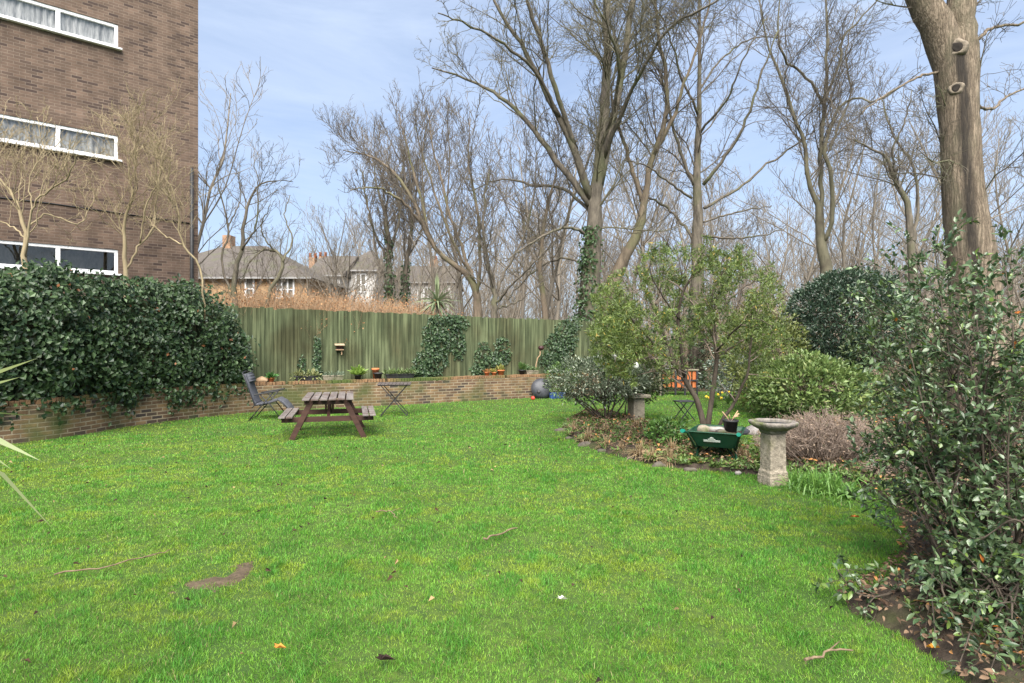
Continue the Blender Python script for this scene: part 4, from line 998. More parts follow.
# ivy mass over the wall's end
def ivy_mass():
    rng = np.random.default_rng(411); t = thing('ivy_hedge', 'thick dark green ivy hedge spilling over the brick wall below the flats', 'ivy', (0, 0, 0))
    s1 = s_of_px(240, FO); n = 2300
    s = rng.uniform(0.2, s1, n); px = np.interp(s, WS, WPX)
    top = 2.50+.42*fbm(s, s*0+3, 1.3, 5)+.34*(fbm(s, s*0+9, 4, 6)-.35); end = np.clip((s1-s)/.9, 0, 1)**.5; top = .9+(top-.9)*np.clip(end*1.0+.12, 0, 1)
    bot = .60-.30*np.clip(fbm(s, s*0, 1.5, 8)*2.2-.9, 0, 1)-.30*(rng.random(n) < .06)
    bot = np.where(s > s_of_px(170), .52, bot)
    v = rng.random(n)**.85; z = bot+(top-bot)*v
    prof = np.sin(np.clip(v*1.02, 0, 1)*np.pi)**.5; bul = (.02+.46*prof*np.clip(.2+1.6*(fbm(s, z, 2.3, 12)-.2), 0, 1.3))*(.35+.65*end)
    dep = rng.random(n)**1.8
    off = FO+.12+(bul+.25)*(1-dep*.75)
    # the top rolls back over the fence
    roll = rng.random(n) < .16; off = np.where(roll, FO+rng.uniform(-.5, .25, n), off); z = np.where(roll, top+rng.uniform(-.12, .1, n), z)
    p = path_at(s, off); cc = np.column_stack([p, z]); nx = np.interp(s, WS, WN[:, 0]); ny = np.interp(s, WS, WN[:, 1])
    # stray shoots standing out of the top and hanging over the wall
    sh, sv, ss = [], [], []
    for k in range(230):
        i_ = rng.integers(n); up_ = rng.random() < .6
        q = np.array([*path_at(s[i_], FO+rng.uniform(-.1, .55) if up_ else .06+.1*rng.random()), top[i_]-.05 if up_ else bot[i_]+.1]); d_ = unit(np.array([rng.normal(0, .5), rng.normal(0, .5), 1.0 if up_ else -1.2])); L_ = rng.uniform(.12, .42)
        for t_ in np.linspace(.1, 1, 5): sh.append(q+d_*L_*t_+np.array([0, 0, -.12*t_*t_ if up_ else 0])); sv.append(.95 if up_ else .1); ss.append(s[i_])
    cc = np.vstack([cc, sh]); s = np.concatenate([s, ss]); v = np.concatenate([v, sv]); n = len(cc); nx = np.interp(s, WS, WN[:, 0]); ny = np.interp(s, WS, WN[:, 1]); n_st = len(sh)
    out = np.column_stack([nx, ny, .25+.9*(v-.3)])
    per = np.where(np.arange(n) < n-n_st, 15, 2); idx = np.repeat(np.arange(n), per); N = len(idx)
    P = cc[idx]+rng.normal(0, .085, (N, 3))*np.where(idx < n-n_st, 1, .35)[:, None]
    nr = unit(out[idx]+rng.normal(0, .45, (N, 3))); d = unit(np.cross(nr, rng.normal(size=(N, 3)))+np.array([[0, 0, -.55]]))
    hue = np.clip(rng.normal(.45, .28, N)+rng.normal(0, .2, n)[idx], 0, 1)
    col = mixcol((0.010, 0.027, 0.011), (0.062, 0.105, 0.038), hue)*rng.uniform(.75, 1.2, (N, 1))
    red = rng.random(N) < .004; col[red] = (0.25, 0.10, 0.04)
    link('foliage', leaf_mesh('foliage', P, d, nr, .090*rng.uniform(.4, 1.4, N), .078*rng.uniform(.6, 1.2, N), col, .12, .12), M['leaf_ivy'], t)
    # woody stems inside
    Ps = []
    for k in range(90):
        a = rng.uniform(.2, s1-.3); q = [np.append(path_at(a+rng.normal(0, .15)*j, FO+.12+.12*rng.random()), zz) for j, zz in enumerate((.5, 1.1, 1.7, 2.2))]; Ps.append(catmull(q, 9))
    P = np.array(Ps); Q = np.full(P.shape[:2], .012)
    link('stem', tubes_mesh('stem', [(P, Q, 5)]), M['bark_dark'], t)
ivy_mass()
def fence_ivy(label, blobs, n, seed, size=.085):
    """blobs: (px, py, rx, ry) ellipses on the fence face"""
    rng = np.random.default_rng(seed); ws = np.array([b[2]*b[3] for b in blobs]); ch = rng.choice(len(blobs), n, p=ws/ws.sum())
    B = np.array(blobs)[ch]; a = rng.uniform(0, 6.283, n); r = rng.random(n)**.55
    px = B[:, 0]+np.cos(a)*r*B[:, 2]; py = B[:, 1]+np.sin(a)*r*B[:, 3]
    of = FO+.03+.16*rng.random(n)*(1-r); s = s_of_px(px, FO); p = path_at(s, of); D = p[:, 1]; z = H-(py-HZ)/F*D
    P = np.column_stack([p, z]); nx = np.interp(s, WS, WN[:, 0]); ny = np.interp(s, WS, WN[:, 1])
    nr = unit(np.column_stack([nx, ny, np.full(n, .45)])+rng.normal(0, .4, (n, 3))); d = unit(np.cross(nr, rng.normal(size=(n, 3)))+np.array([[0, 0, -.6]]))
    col = mixcol((0.02, 0.045, 0.02), (0.075, 0.125, 0.05), np.clip(rng.normal(.45, .3, n), 0, 1))
    b0 = P.mean(0); b0[2] = P[:, 2].min()
    t = thing('climbing_ivy', label, 'ivy', b0)
    link('foliage', leaf_mesh('foliage', P-b0, d, nr, size*rng.uniform(.6, 1.3, n), size*.9*rng.uniform(.6, 1.3, n), col), M['leaf'], t)
    Ps = []
    for k in range(max(3, n//180)):
        b = blobs[rng.integers(len(blobs))]; pts = []
        for f in (1.0, .3, -.4, -.9):
            x = b[0]+rng.normal(0, b[2]*.3); s_ = s_of_px(x, FO); pp = path_at(s_, FO+.03); pts.append(np.append(pp, H-(b[1]+b[3]*f-HZ)/F*pp[1])-b0)
        Ps.append(catmull(pts, 9))
    P = np.array(Ps); link('stem', tubes_mesh('stem', [(P, np.full(P.shape[:2], .008), 4)]), M['bark_dark'], t)
fence_ivy('large bushy ivy climbing the middle of the board fence to its top', [(438, 338, 17, 20), (430, 362, 18, 14), (455, 324, 13, 8), (445, 318, 18, 5), (420, 372, 12, 7), (458, 345, 7, 16)], 1500, 421)
fence_ivy('ivy patch thinning upward on the fence above the terracotta pots', [(482, 358, 8, 17), (478, 370, 8, 7)], 260, 422)
fence_ivy('pointed ivy patch on the fence, paler leaved, beside the dark topped stake', [(502, 350, 9, 14), (495, 362, 10, 12)], 330, 423)
fence_ivy('tall ivy sheet over the fence behind the round black barbecue', [(565, 338, 12, 20), (555, 352, 12, 20), (572, 325, 8, 9), (552, 362, 14, 12)], 1100, 424)
fence_ivy('narrow strand of ivy on the fence behind the picnic table', [(317, 352, 4, 17), (316, 370, 5, 8)], 190, 425, .075)
fence_ivy('small thin ivy wisp on the fence beside the reclining chair', [(302, 366, 4, 10)], 70, 426, .07)

# russet hedge behind the fence
def russet():
    rng = np.random.default_rng(431); t = thing('beech_hedge', 'russet brown leaved hedge showing along the fence top', 'hedge', (-4.2, 15.2, .5)); o = np.array((-4.2, 15.2, .5))
    n = 1500; px = rng.uniform(225, 455, n); D = 14.9+rng.random(n)*1.6+(px-225)*.013
    zt = H-(np.interp(px, [225, 300, 360, 420, 455], [297, 296, 300, 308, 316])-HZ)/F*D+(fbm(px*.05, px*0, 1, 4)-.5)*.45
    X = (px-512)/F*D; Ps, Rs = [], []
    for k in range(n):
        p = np.array([X[k], D[k], .5]); h = zt[k]-.45; d = unit(np.array([rng.normal(0, .2), rng.normal(0, .2), 1])); pts = [p]
        for j in range(5): d = unit(d+rng.normal(0, .13, 3)); p = p+d*h/5; pts.append(p)
        Ps.append(pts); Rs.append(np.linspace(.009, .003, 6))
    P = np.array(Ps)-o; Q = np.array(Rs); l1 = grow(rng, P, Q, 3, 4, (20, 50), .3, .4, .2, .15, .6, .003, .15, .6)
    link('stem', tubes_mesh('stem', [(P, Q, 3), (l1[0], l1[1], 3)]), M['twig_tan'], t)
    e = l1[0].reshape(-1, 3); e = e[rng.integers(0, len(e), 9000)]+rng.normal(0, .06, (9000, 3)); N = len(e)
    col = mixcol((0.24, 0.115, 0.055), (0.48, 0.28, 0.14), rng.random(N))
    link('foliage', leaf_mesh('foliage', e, rng.normal(size=(N, 3)), rng.normal(size=(N, 3)), .06*rng.uniform(.6, 1.2, N), .035, col), M['leaf_dry'], t)
russet()
# green evergreen background: laurel hedge pieces and a yellow-green bush
shrub('laurel_bush', 'pale yellow green bush behind the evergreen tree, next to the dark round bush', 'bush', (6.0, 14.2, 0), (6.0, 14.2, 1.2), (.95, .9, 1.25), 420, 12, .10, .045, (0.085, 0.115, 0.03), (0.17, 0.19, 0.05), 441, zmin=.05, lump=.3)
shrub('laurel_bush', 'dull dark green laurel bank behind the orange slatted table', 'bush', (5.6, 20.2, 0), (5.6, 20.4, 1.0), (2.7, .9, 1.35), 620, 12, .12, .06, (0.03, 0.055, 0.025), (0.075, 0.105, 0.045), 442, zmin=.05, lump=.25)
shrub('laurel_bush', 'bronze tinged low shrubbery between evergreen tree and the woodland', 'bush', (8.9, 21, 0), (8.9, 21, 1.5), (1.9, 1.0, 1.7), 560, 11, .10, .045, (0.09, 0.095, 0.035), (0.19, 0.15, 0.06), 443, zmin=.05, lump=.3)
shrub('laurel_bush', 'leafy green shrubbery filling the gap behind the glossy foreground shrub', 'bush', (10.6, 15.0, 0), (10.6, 15.0, 1.0), (2.2, 1.2, 1.4), 560, 11, .11, .05, (0.045, 0.075, 0.03), (0.11, 0.14, 0.05), 444, zmin=.05, lump=.3)
# dark round evergreen
shrub('round_bush', 'big dark grey green rounded evergreen bush on short bare stems', 'bush', np.array((10.1, 17.3, 0)), at(846, 318, 17.2), (1.62, 1.45, 1.36), 1250, 17, .105, .052, (0.024, 0.050, 0.030), (0.085, 0.128, 0.078), 445, mat=M['leaf_gloss'], lump=.16, stems=9, stem_r=.035, spread=.2, inner=.5)
# mid green camellia-like bush
shrub('hydrangea_bush', 'bright mid green leafy bush spreading behind the stone birdbath', 'bush', gnd(806, 420), at(808, 388, 12.6), (1.3, .9, .62), 680, 13, .10, .056, (0.065, 0.115, 0.03), (0.18, 0.25, 0.075), 446, zmin=.02, lump=.3, upb=.6, tips=(0.2, 0.24, 0.08), tipfrac=.12)
# variegated bush
shrub('variegated_bush', 'grey white variegated shrub with spreading bare lower stems', 'bush', gnd(607, 424), at(600, 379, 12.0), (.90, .65, .42), 420, 14, .07, .03, (0.030, 0.050, 0.025), (0.12, 0.15, 0.09), 447, lump=.25, upb=.4, stems=10, stem_r=.022, tips=(0.38, 0.42, 0.32), tipfrac=.13)
shrub('dark_shrub', 'shadowy dark leaved shrub tucked beneath the evergreen tree crown', 'bush', gnd(628, 418), at(640, 376, 12.9), (.62, .5, .48), 260, 12, .07, .035, (0.02, 0.035, 0.014), (0.07, 0.085, 0.03), 448, lump=.25, stems=6)
shrub('small_green_bush', 'small fresh green leafy plant just behind the wheelbarrow handle', 'plant', gnd(664, 449), at(664, 434, 9.2), (.25, .22, .20), 90, 11, .07, .04, (0.04, 0.10, 0.02), (0.11, 0.21, 0.045), 449, lump=.25, stems=4, stem_r=.006, spread=.09, zmin=.01)
shrub('grey_leaved_shrub', 'glossy grey leaved shrub showing beyond the evergreen trunk and daffodils', 'bush', gnd(732, 400), at(735, 376, 16.9), (.70, .6, .52), 170, 12, .10, .045, (0.06, 0.085, 0.06), (0.20, 0.24, 0.19), 450, mat=M['leaf_gloss'], lump=.25, stems=4)
shrub('small_green_bush', 'bright green fern like plant by the foot of the fence near the blue trough', 'plant', gnd(562, 398), at(562, 381, 17.4), (.40, .25, .36), 90, 12, .10, .035, (0.05, 0.11, 0.025), (0.13, 0.21, 0.05), 451, zmin=.01, stems=3, stem_r=.006)

# central evergreen tree: bare forked stems below, fine yellow-green sprays above
def evergreen():
    D = 8.96; rng = np.random.default_rng(461)
    limbs = [
     [(704, 452, 0, 15), (703, 425, 0, 13), (697, 402, 0, 11), (684, 378, 0, 10), (672, 360, .1, 8.5), (655, 346, .2, 7), (640, 338, .3, 5), (622, 330, .4, 3)],
     [(706, 440, 0, 13), (711, 405, 0, 10), (715, 375, 0, 9), (716, 350, 0, 8), (714, 325, 0, 6.5), (713, 295, 0, 5), (722, 272, 0, 3), (730, 258, 0, 1.5)],
     [(708, 448, 0, 8), (722, 422, -.2, 7), (738, 396, -.3, 6), (748, 368, -.4, 4.5), (752, 338, -.4, 3), (760, 310, -.5, 1.5)],
     [(684, 378, 0, 7), (682, 345, -.2, 7), (678, 318, -.3, 6), (684, 290, -.4, 5), (695, 270, -.5, 3.5), (702, 252, -.6, 1.5)],
     [(676, 366, 0, 6), (664, 335, .5, 5), (652, 305, .8, 4), (640, 280, 1, 3), (636, 262, 1.1, 1.5)],
     [(716, 345, 0, 5), (706, 322, .5, 4.5), (690, 300, .9, 3.5), (672, 278, 1.1, 2)],
     [(714, 318, 0, 4.5), (730, 300, .6, 3.5), (748, 284, .9, 2.5), (765, 280, 1, 1.5)],
     [(716, 360, 0, 5), (735, 345, .5, 4), (758, 335, .8, 3), (780, 335, 1, 1.5)],
     [(660, 350, .2, 5), (640, 360, -.3, 4), (622, 356, -.6, 3), (606, 345, -.8, 1.5)],
     [(655, 346, .2, 4.5), (632, 318, 0, 3.5), (615, 300, -.1, 2.5), (602, 296, -.2, 1.2)],
     [(716, 352, 0, 4), (735, 330, -.5, 3.4), (752, 318, -.8, 2.4), (772, 326, -1, 1.2)],
     [(680, 320, -.3, 4), (662, 296, -.6, 3), (650, 270, -.8, 2), (655, 254, -.9, 1.2)],
     [(713, 300, 0, 3.5), (728, 280, -.5, 2.6), (742, 264, -.8, 1.5)]]
    P, Rr = guide(limbs, D, 14, wig=.008, rng=rng); Rr *= .5; o = np.array(gnd(704, 452)); P[0, 0, 2] = -.05
    t = thing('evergreen_tree', 'small broad evergreen with forked dark stems and feathery yellow green crown', 'tree', o)
    l1 = grow(rng, P, Rr, 9, 7, (30, 75), .34, .35, .12, .22, .45, .004, .2, .65)
    l2 = grow(rng, *l1, 8, 5, (25, 65), .5, .2, .05, .22, .6, .0028, .1, .35)
    link('trunk', tubes_mesh('trunk', [(P-o, Rr, 10)], True), M['bark_dark'], t)
    link('crown', tubes_mesh('crown', [(l1[0]-o, l1[1], 5), (l2[0]-o, l2[1], 3)]), M['twig_grey'], t)
    # sprays of needles on the outer twigs, denser in the shoulder on the lawn side
    tips = np.concatenate([l2[0][:, -1], l2[0][:, 2], l1[0][:, -1], l1[0][:, 4]])
    px = 512+F*tips[:, 0]/tips[:, 1]; py = HZ+(H-tips[:, 2])*F/tips[:, 1]
    keep = np.where(px < 645, 1.6, np.where(px > 745, 1.3, np.where(py < 300, 2.2, 1.1)))*(py < 390)
    keep *= np.where((px > 660) & (px < 750) & (py > 345), .12, 1)
    keep *= .45+1.1*(fbm(px, py, .035, 6) > .47)
    tips = tips[rng.random(len(tips)) < keep]
    # the drooping shoulder
    n = 720; q = np.stack([rng.normal(617, 15, n), rng.normal(335, 22, n), rng.normal(0, .5, n)], 1); ok = ((q[:, 0]-616)/27)**2+((q[:, 1]-335)/43)**2 < 1; q = q[ok]
    sh = np.array([at(a, b, D+.1+c) for a, b, c in q])
    n = 200; q = np.stack([rng.normal(760, 14, n), rng.normal(348, 16, n), rng.normal(0.3, .5, n)], 1); ok = ((q[:, 0]-764)/28)**2+((q[:, 1]-348)/30)**2 < 1; q = q[ok]
    sh2 = np.array([at(a, b, D+.1+c) for a, b, c in q])
    n = 2300; q = np.stack([rng.uniform(592, 795, n), rng.uniform(246, 392, n)], 1)
    rad = ((q[:, 0]-689)/95)**2+((q[:, 1]-322)/74)**2; nn = fbm(q[:, 0], q[:, 1], .055, 16); hole = ((q[:, 0]-702)/34)**2+((q[:, 1]-385)/36)**2
    q = q[(rad < .75+.5*nn) & (nn > .50) & (hole > 1)]; fill = np.array([at(a, b, D+v) for (a, b), v in zip(q, rng.normal(.1, .6, len(q)))])
    c = np.concatenate([tips, sh, sh2, fill]); n = len(c); per = 17; idx = np.repeat(np.arange(n), per); N = len(idx)
    ax = unit(rng.normal(0, .6, (n, 3))+np.array([[0, 0, .55]]))
    ld = unit(ax[idx]*.75+rng.normal(0, .62, (N, 3))); Pn = c[idx]+ax[idx]*rng.uniform(-.05, .07, (N, 1))+rng.normal(0, .012, (N, 3))-o
    hb = rng.normal(0, .22, n)[idx]; lf = (512+F*c[:, 0]/c[:, 1] < 650)[idx]
    col = mixcol((0.050, 0.080, 0.020), (0.150, 0.205, 0.045), np.clip(rng.normal(.48, .26, N)+hb+.1*lf, 0, 1))
    yl = rng.random(N) < .02; col[yl] = (0.42, 0.30, 0.06)
    link('foliage', leaf_mesh('foliage', Pn, ld, rng.normal(size=(N, 3)), .062*rng.uniform(.6, 1.3, N), .013*rng.uniform(.8, 1.3, N), col, .1, .05), M['leaf'], t)
    print('needles', N)
evergreen()

# brown twiggy dead hydrangea bush
def twig_bush(label, base, rx, ry, h, n, seed, m=None):
    rng = np.random.default_rng(seed); t = thing('twiggy_bush', label, 'bush', base)
    Ps, Rs = [], []
    for k in range(n):
        a = rng.uniform(0, 6.283); q = rng.random()**.5; e = np.array([math.cos(a)*q*rx, math.sin(a)*q*ry, h*(1-.45*q*q)*rng.uniform(.7, 1.08)])
        b = e*np.array([.35, .35, 0])+rng.normal(0, .06, 3)*np.array([1, 1, 0]); mid = (b+e)/2+np.array([0, 0, .12*h])+rng.normal(0, .05, 3)
        Ps.append(catmull([b, mid, e], 7)); Rs.append(np.linspace(.006, .0028, 7))
    P = np.array(Ps); Q = np.array(Rs); l1 = grow(rng, P, Q, 9, 5, (20, 75), .35, .35, .0, .3, .7, .0026, .1, .35); l2 = grow(rng, *l1, 8, 4, (20, 75), .5, .2, .0, .3, .7, .0022, .05, .2)
    link('stem', tubes_mesh('stem', [(P, Q, 4), (l1[0], l1[1], 3), (l2[0], l2[1], 3)]), m or M['twig_grey'], t)
    e = np.concatenate([l1[0][:, -1], l2[0][:, -1]]); e = e[rng.random(len(e)) < .5]; N = len(e)
    col = mixcol((0.12, 0.075, 0.05), (0.34, 0.26, 0.19), rng.random(N))
    link('dead_leaf_cover', leaf_mesh('dead_leaf_cover', e, rng.normal(size=(N, 3)), rng.normal(size=(N, 3)), .03*rng.uniform(.6, 1.5, N), .018, col), M['leaf_dry'], t)
twig_bush('wide grey brown leafless twiggy bush right behind the birdbath', gnd(836, 472)+np.array((0, .35, 0)), .95, .55, .72, 560, 471)
twig_bush('low dry twiggy bush at the shrub bed edge below the glossy shrub', gnd(900, 488)+np.array((.2, .2, 0)), .5, .4, .38, 200, 472)

# big glossy shrub in the foreground
def camellia():
    D = 4.3; rng = np.random.default_rng(481); base = np.array((3.05, 3.65, 0))
    def w_(x, y, d): return at(x, y, d)
    ends = [(905, 262, 4.9), (935, 240, 4.7), (970, 245, 4.4), (1005, 250, 4.0), (880, 300, 5.0), (868, 345, 4.9), (880, 385, 4.6), (905, 330, 4.2), (950, 300, 3.9), (1000, 320, 3.6),
            (888, 430, 4.4), (875, 470, 4.5), (890, 505, 4.3), (930, 400, 3.9), (960, 450, 3.7), (1010, 400, 3.4), (925, 520, 4.1), (960, 560, 3.8), (1000, 520, 3.5), (1040, 470, 3.5),
            (1060, 330, 4.0), (1090, 400, 4.4), (1050, 260, 4.6), (1100, 300, 4.9), (985, 610, 3.6), (940, 590, 3.9), (1020, 640, 3.4), (1010, 570, 3.3), (915, 300, 5.3), (860, 318, 5.3), (1040, 600, 3.3), (990, 450, 4.6), (1000, 370, 4.8), (950, 350, 4.7), (930, 460, 4.6), (910, 365, 4.6)]
    ends += [(935, 640, 3.2), (960, 662, 3.0), (990, 672, 2.95), (1022, 668, 2.9), (920, 612, 3.5), (1000, 640, 3.1), (1050, 660, 3.0), (955, 610, 3.4), (975, 655, 3.05), (1010, 655, 3.0), (870, 420, 4.8), (862, 455, 4.9), (872, 500, 4.6), (940, 620, 3.4), (965, 640, 3.2), (1000, 600, 3.2), (1030, 560, 3.1), (930, 540, 4.0), (950, 500, 3.6), (980, 540, 3.3), (1015, 480, 3.2), (905, 490, 4.1), (985, 400, 3.5), (1040, 420, 3.3), (915, 420, 4.3), (960, 360, 4.0), (1030, 350, 3.8), (990, 290, 4.2), (890, 400, 4.6), (1045, 630, 3.1), (975, 590, 3.3), (950, 570, 3.6)]
    Ps, Rs = [], []
    for (x, y, d) in ends:
        y += 12*(y < 300)
        if y > HZ+40: d = min(d, (H-.10)*F/(y-HZ))
        e = w_(x, y, d); b = base+np.array([rng.normal(0, .15), rng.normal(0, .15), 0]); k = b+(e-b)*.45+np.array([rng.normal(0, .1), rng.normal(0, .1), max(.25, (e[2]-.3)*.25)])
        if e[2] < .8: k[2] = max(e[2]+.12, .3)
        Ps.append(catmull([b, k, e], 14)); Rs.append(np.linspace(.0095, .0028, 14))
    # long low bough lying over the lawn edge
    Ps.append(catmull([base+np.array((-.25, .2, .05)), w_(925, 565, 4.0), w_(893, 592, 3.66), w_(858, 594, 3.66), w_(836, 568, 4.0)], 14)); Rs.append(np.linspace(.012, .0025, 14))
    Ps.append(catmull([base+np.array((-.25, .1, .02)), w_(940, 590, 3.7), w_(900, 604, 3.6), w_(862, 610, 3.54)], 14)); Rs.append(np.linspace(.011, .0025, 14))
    P = np.array(Ps); Q = np.array(Rs)
    l1 = grow(rng, P, Q, 8.5, 7, (25, 70), .30, .20, .06, .18, .6, .0026, .16, .55); l2 = grow(rng, *l1, 8.0, 5, (25, 60), .55, .2, .08, .18, .6, .002, .1, .28)
    t = thing('glossy_shrub', 'large glossy leaved evergreen shrub filling the near bed edge', 'shrub', base)
    link('stem', tubes_mesh('stem', [(P-base, Q, 7), (l1[0]-base, l1[1], 5), (l2[0]-base, l2[1], 4)]), M['bark_dark'], t)
    cs, ds = [], []
    for (A, k0) in ((l1[0], 3), (l2[0], 1), (P, 10)):
        for j in range(k0, A.shape[1]-1):
            for f in (0, .4, .75):
                cs.append(A[:, j]*(1-f)+A[:, j+1]*f); ds.append(A[:, j+1]-A[:, j])
        for _ in range(3): cs.append(A[:, -1]); ds.append(A[:, -1]-A[:, -2])
    c = np.concatenate(cs); d = unit(np.concatenate(ds)); k = rng.random(len(c)) < .62; c, d = c[k], d[k]
    k = c[:, 2] > .04; c, d = c[k], d[k]; N = len(c)
    ld = unit(d*.7+rng.normal(0, .62, (N, 3))+np.array([[0, 0, .05]])); nr = unit(np.array([[0, 0, 1.0]])+rng.normal(0, .42, (N, 3)))
    col = mixcol((0.034, 0.070, 0.028), (0.150, 0.210, 0.100), np.clip(rng.normal(.45, .28, N), 0, 1))*rng.uniform(.75, 1.25, (N, 1))
    fresh = rng.random(N) < .10; col[fresh] = np.array((0.13, 0.20, 0.045))*rng.uniform(.7, 1.2, (fresh.sum(), 1))
    od = rng.random(N) < .002; col[od] = (0.5, 0.16, 0.03)
    link('foliage', leaf_mesh('foliage', c-base, ld, nr, .048*rng.uniform(.5, 1.35, N), .024*rng.uniform(.7, 1.2, N), col, .2, .3*rng.uniform(-.3, 1.4, (N, 1)), fine=True), M['leaf_gloss'], t)
    print('camellia leaves', N)
camellia()

# strap-leaved plants
def strap(name, label, cat, base, center_z, n, L, W, c1, c2, seed, el=(10, 80), droop=(.1, .5), group=None, trunk_r=0, extra=(), tip=None, az=None, roll=.3, jit=0.0):
    rng = np.random.default_rng(seed); t = thing(name, label, cat, base, 0, group)
    a = rng.uniform(0, 6.283, n) if az is None else rng.uniform(az[0], az[1], n); e = np.radians(rng.uniform(el[0], el[1], n))
    d = np.stack([np.cos(a)*np.cos(e), np.sin(a)*np.cos(e), np.sin(e)], 1); ln = L*rng.uniform(.7, 1.1, n); dr = rng.uniform(droop[0], droop[1], n)
    P = np.zeros((n, 3)); P[:, 2] = center_z; P += d*trunk_r*.6; P[:, :2] += rng.normal(0, 1, (n, 2))*jit
    for (tg, ddr) in extra:
        v = np.array(tg)-np.array(base)-np.array((0, 0, center_z)); L0 = np.linalg.norm(v); v2 = v+np.array((0, 0, ddr*L0))
        P = np.vstack([P, [0, 0, center_z]]); d = np.vstack([d, unit(v2)]); ln = np.append(ln, L0); dr = np.append(dr, ddr)
    N = len(P); sd_ = unit(np.cross(d, np.array([[0, 0, 1.0]])+rng.normal(0, roll, (N, 3)))); col = mixcol(c1, c2, rng.random(N))
    link('foliage', blade_mesh('foliage', P, d, sd_, ln, W*rng.uniform(.75, 1.2, N), col, dr, tip), M['leaf'], t)
    if trunk_r: MB().tube([(0, 0, -.02), (.01, 0, center_z*.5), (0, 0, center_z+.03)], [trunk_r*1.2, trunk_r, trunk_r*.8], 10).build('trunk', M['bark_a'], t)
    return t
cz = 1.30; cb = np.array((-2.52, 2.3, 0))
strap('cordyline', 'spiky strap leaved plant poking in beside the lawn from the near edge', 'plant', cb, cz, 34, .62, .036, (0.07, 0.13, 0.03), (0.16, 0.22, 0.07), 491, (-35, 70), (.1, .6), trunk_r=.05,
      extra=[(at(40, 357, 2.25), .04), (at(23, 376, 2.2), .05), (at(40, 415, 2.15), .12), (at(22, 433, 2.3), .14), (at(42, 461, 2.2), .25), (at(14, 470, 2.1), .3), (at(40, 530, 2.15), .42)], tip=(.27, .29, .13), az=(1.9, 5.6), roll=.7)
yb = np.array((*at(437, 300, 18)[:2], .6))
strap('yucca', 'spiky yucca with bright green heart standing above the fence', 'plant', yb, 2.25, 70, .85, .055, (0.10, 0.14, 0.07), (0.22, 0.26, 0.14), 492, (-30, 60), (.1, .5), trunk_r=.06,
      extra=[(at(437+dx, 272+abs(dx)*2, 18), 0) for dx in (-2, -1, 0, 1, 2)])
strap('day_lily', 'bright green strappy clump beside the birdbath foot', 'plant', gnd(822, 491), .0, 420, .36, .015, (0.07, 0.17, 0.03), (0.17, 0.31, 0.06), 493, (35, 85), (.2, .9), jit=.16)
strap('day_lily', 'smaller strappy green clump between birdbath and the twiggy bush', 'plant', gnd(798, 484), .0, 200, .30, .014, (0.07, 0.17, 0.03), (0.17, 0.31, 0.06), 494, (35, 85), (.2, .9), jit=.09)
strap('broad_leaved_plant', 'low plant with broad pale green leaves at the bed edge', 'plant', gnd(852, 497), .0, 11, .24, .075, (0.10, 0.2, 0.05), (0.17, 0.29, 0.09), 495, (15, 60), (.2, .7))
def daffodil(label, x, y, n, seed):
    rng = np.random.default_rng(seed); b = gnd(x, y); t = strap('daffodil_clump', label, 'flower', b, 0, 70, .30, .013, (0.06, 0.13, 0.03), (0.12, 0.21, 0.05), seed, (50, 88), (.05, .4))
    for k in range(n):
        q = np.array((rng.normal(0, .16), rng.normal(0, .1), rng.uniform(.24, .34)))
        m = MB(); mx_ = Matrix.Rotation(R(70), 3, 'X')
        for j in range(6):
            a = j*math.pi/3; p = [(0, 0, 0), (.022*math.cos(a-.4), .022*math.sin(a-.4), .004), (.042*math.cos(a), .042*math.sin(a), .006), (.022*math.cos(a+.4), .022*math.sin(a+.4), .004)]
            m.add([mx_ @ Vector(v)+Vector(q) for v in p], [(0, 1, 2, 3)])
        m.lathe([(.010, 0), (.013, .02), (.018, .028)], 8, tuple(q), M=mx_)
        m.build('flower_head', YEL, t)
YEL = pmat('daffodil_yellow', (0.75, 0.5, 0.02), (0.8, 0.58, 0.05), 9, .6, 0)
daffodil('yellow daffodils flowering between the evergreen stems', 714, 408, 5, 501)
daffodil('few yellow daffodils in grass before the grey leaved shrub', 728, 404, 2, 502)

# dead perennials in the flower bed
rng = np.random.default_rng(511)
spots = [(574, 434), (588, 444), (606, 450), (622, 454), (640, 459), (652, 463), (670, 465), (628, 444), (650, 452), (672, 457), (646, 440), (606, 436), (680, 444), (742, 464), (660, 444), (636, 432)]
proto = None
for k, (x, y) in enumerate(spots):
    b = gnd(x, y); b[2] = .05
    if proto is None:
        proto = strap('dead_perennial', 'withered straw coloured perennial clump among many alike in the flower bed', 'plant', b, 0, 150, .30, .009, (0.16, 0.11, 0.06), (0.44, 0.33, 0.18), 512, (12, 85), (.2, 1.0), 'withered clumps in the flower bed')
    else: dup(proto, b, k*1.9, None, float(rng.uniform(.7, 1.15)))
